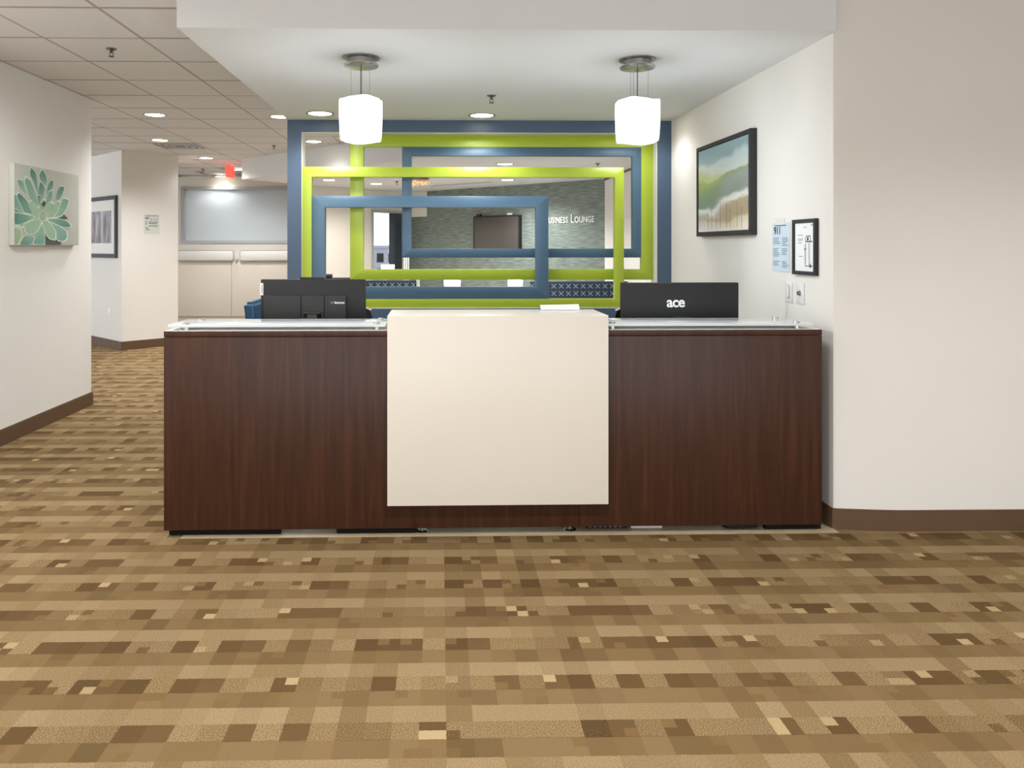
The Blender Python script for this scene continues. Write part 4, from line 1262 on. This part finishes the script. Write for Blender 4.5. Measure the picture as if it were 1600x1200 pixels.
# table lamps on side tables
def lamp(px, Y, py_top, wpx, lab):
    p = at(px, py_top, Y); r_ = wpx / 2 * Y / F
    th = max(.45, p.z - .48)
    t = thing('table_lamp', lab, 'lamp', (p.x, Y, th), 0, 'white shaded lamps in the lounge')
    H2 = p.z - th
    bm = bmesh.new(); lathe(bm, [(.07, 0), (.075, .012), (.02, .02), (.012, H2 - .2), (.012, H2 - .03)], 20); obj('base', bm, M['chrome'], t)
    bm = bmesh.new(); bx(bm, -r_, r_, -r_, r_, H2 - .2, H2, .006)
    for v in bm.verts:
        if v.co.z > H2 - .1: v.co.x *= 1.0; v.co.y *= 1.0
        else: v.co.x *= .9; v.co.y *= .9
    obj('lamp_shade', bm, M['lamp_glow'], t)
    s = thing('side_table', 'small round side table under the ' + lab.split(' seen')[0].replace('lit white lamp', 'lounge lamp'), 'table', (p.x, Y, 0), 0, 'lamp tables in the lounge')
    bm = bmesh.new(); cyl(bm, (0, 0, th - .03), (0, 0, th), .24, n=32); obj('table_top', bm, M['wood'], s)
    bm = bmesh.new(); cyl(bm, (0, 0, .02), (0, 0, th - .031), .025); obj('column', bm, M['steel'], s)
    bm = bmesh.new(); cyl(bm, (0, 0, 0), (0, 0, .02), .17, n=24); obj('foot', bm, M['steel'], s)
lamp(706.5, 12.7, 438, 26, 'lit white lamp left of the television seen between green and blue bars')
lamp(805, 11.8, 437.5, 22, 'lit white lamp below the television\'s right end')
lamp(606, 12.9, 413.5, 20, 'lit white lamp before the bright lounge window')
# stack of white folded shutters by the window
p = at(631, 402, 12.6); pR_ = at(640, 402, 12.6)
sh = thing('folded_shutter', 'narrow white folded shutter standing right of the lounge window', 'shutter', (p.x, 12.6, 0))
for k in range(3):
    w_ = (pR_.x - p.x) / 3
    box_obj('panel', M['white_plastic'], sh, k * w_, (k + 1) * w_ - .008, -.01 * (k % 2), .02 + .01 * (k % 2), 0, p.z, .002)
# console along the window wall
p = at(500, 434, 11.6); pe2 = at(552, 434, 11.6)
cs = thing('console_table', 'dark topped console seen just above the left computer', 'table', ((p.x + pe2.x) / 2, 11.6, 0))
hc = (pe2.x - p.x) / 2
box_obj('top', M['black2'], cs, -hc, hc, -.15, .15, p.z - .03, p.z, .003)
for s in (-1, 1):
    for s2 in (-1, 1): box_obj('leg', M['black2'], cs, s * (hc - .03) - .015, s * (hc - .03) + .015, s2 * .12 - .015, s2 * .12 + .015, 0, p.z - .031)
pz = at(514, 430, 11.6)
bm = bmesh.new(); bx(bm, -.05, .05, -.06, .06, 0, .06, .02, 3); cyl(bm, (-.02, -.061, .03), (-.02, -.075, .03), .018); cyl(bm, (.025, -.061, .03), (.025, -.075, .03), .018)
tag(obj('desk_device', bm, M['dark_metal'], None, (pz.x, 11.6, p.z)), 'small dark device standing on the console above the left computer', 'device')
# blue armchair
ax = at(432, 470, 8.2)
ac = thing('blue_armchair', 'blue upholstered armchair half hidden behind the left computer', 'armchair', (ax.x, 8.2, 0))
za, zc = at(390, 469, 8.2).z, at(400, 453, 8.35).z
aw = ax.x - at(384.5, 470, 8.0).x
bm = bmesh.new(); bx(bm, -aw + .10, aw - .10, -.30, .30, .22, .46, .05, 3); obj('seat', bm, M['navy'], ac)
for s in (-1, 1):
    bm = bmesh.new(); vs = bx(bm, s * aw - (.12 if s > 0 else 0), s * aw + (.12 if s < 0 else 0), -.34, .28, .18, za, .0)
    for v in bm.verts:
        if v.co.z < .3: v.co.x *= .72
    bmesh.ops.bevel(bm, geom=bm.edges[:], offset=.035, segments=3, affect='EDGES')
    obj('armrest', bm, M['navy'], ac)
bm = bmesh.new(); bx(bm, -aw + .07, aw - .07, .20, .36, .25, zc, .05, 3); obj('backrest', bm, M['navy'], ac)
for sx in (-1, 1):
    for sy in (-.26, .26):
        bm = bmesh.new(); cyl(bm, (sx * (aw - .2), sy, 0), (sx * (aw - .2), sy, .22), .014, .02, 10); obj('leg', bm, M['wood'], ac)
# building outside the lounge window
pb_ = at(583, 388, 30.0); pb2 = at(606, 388, 30.0)
bd = thing('far_building', 'grey building outside the lounge window', 'building', ((pb_.x + pb2.x) / 2, 30, -8))
hb = (pb2.x - pb_.x) / 2
zt_b = pb_.z + 8
box_obj('tower', M['building'], bd, -hb - .6, hb, 0, 4, 0, zt_b)
box_obj('parapet', M['building'], bd, -hb - .65, hb + .05, -.05, 4.05, zt_b, zt_b + .12)
for k in range(3):
    for j in range(3):
        x0 = -hb - .3 + k * .45
        box_obj('window', M['black_gloss'], bd, x0, x0 + .26, -.02, .05, zt_b - .55 - j * .6, zt_b - .2 - j * .6)
print('Z_SOF', Z_SOF, 'X_SL', X_SL, 'X_NR', X_NR, 'tiles grid', gx, gy, 'L0', L0, 'F0', F0, 'W0', W0, 'R0', R0)
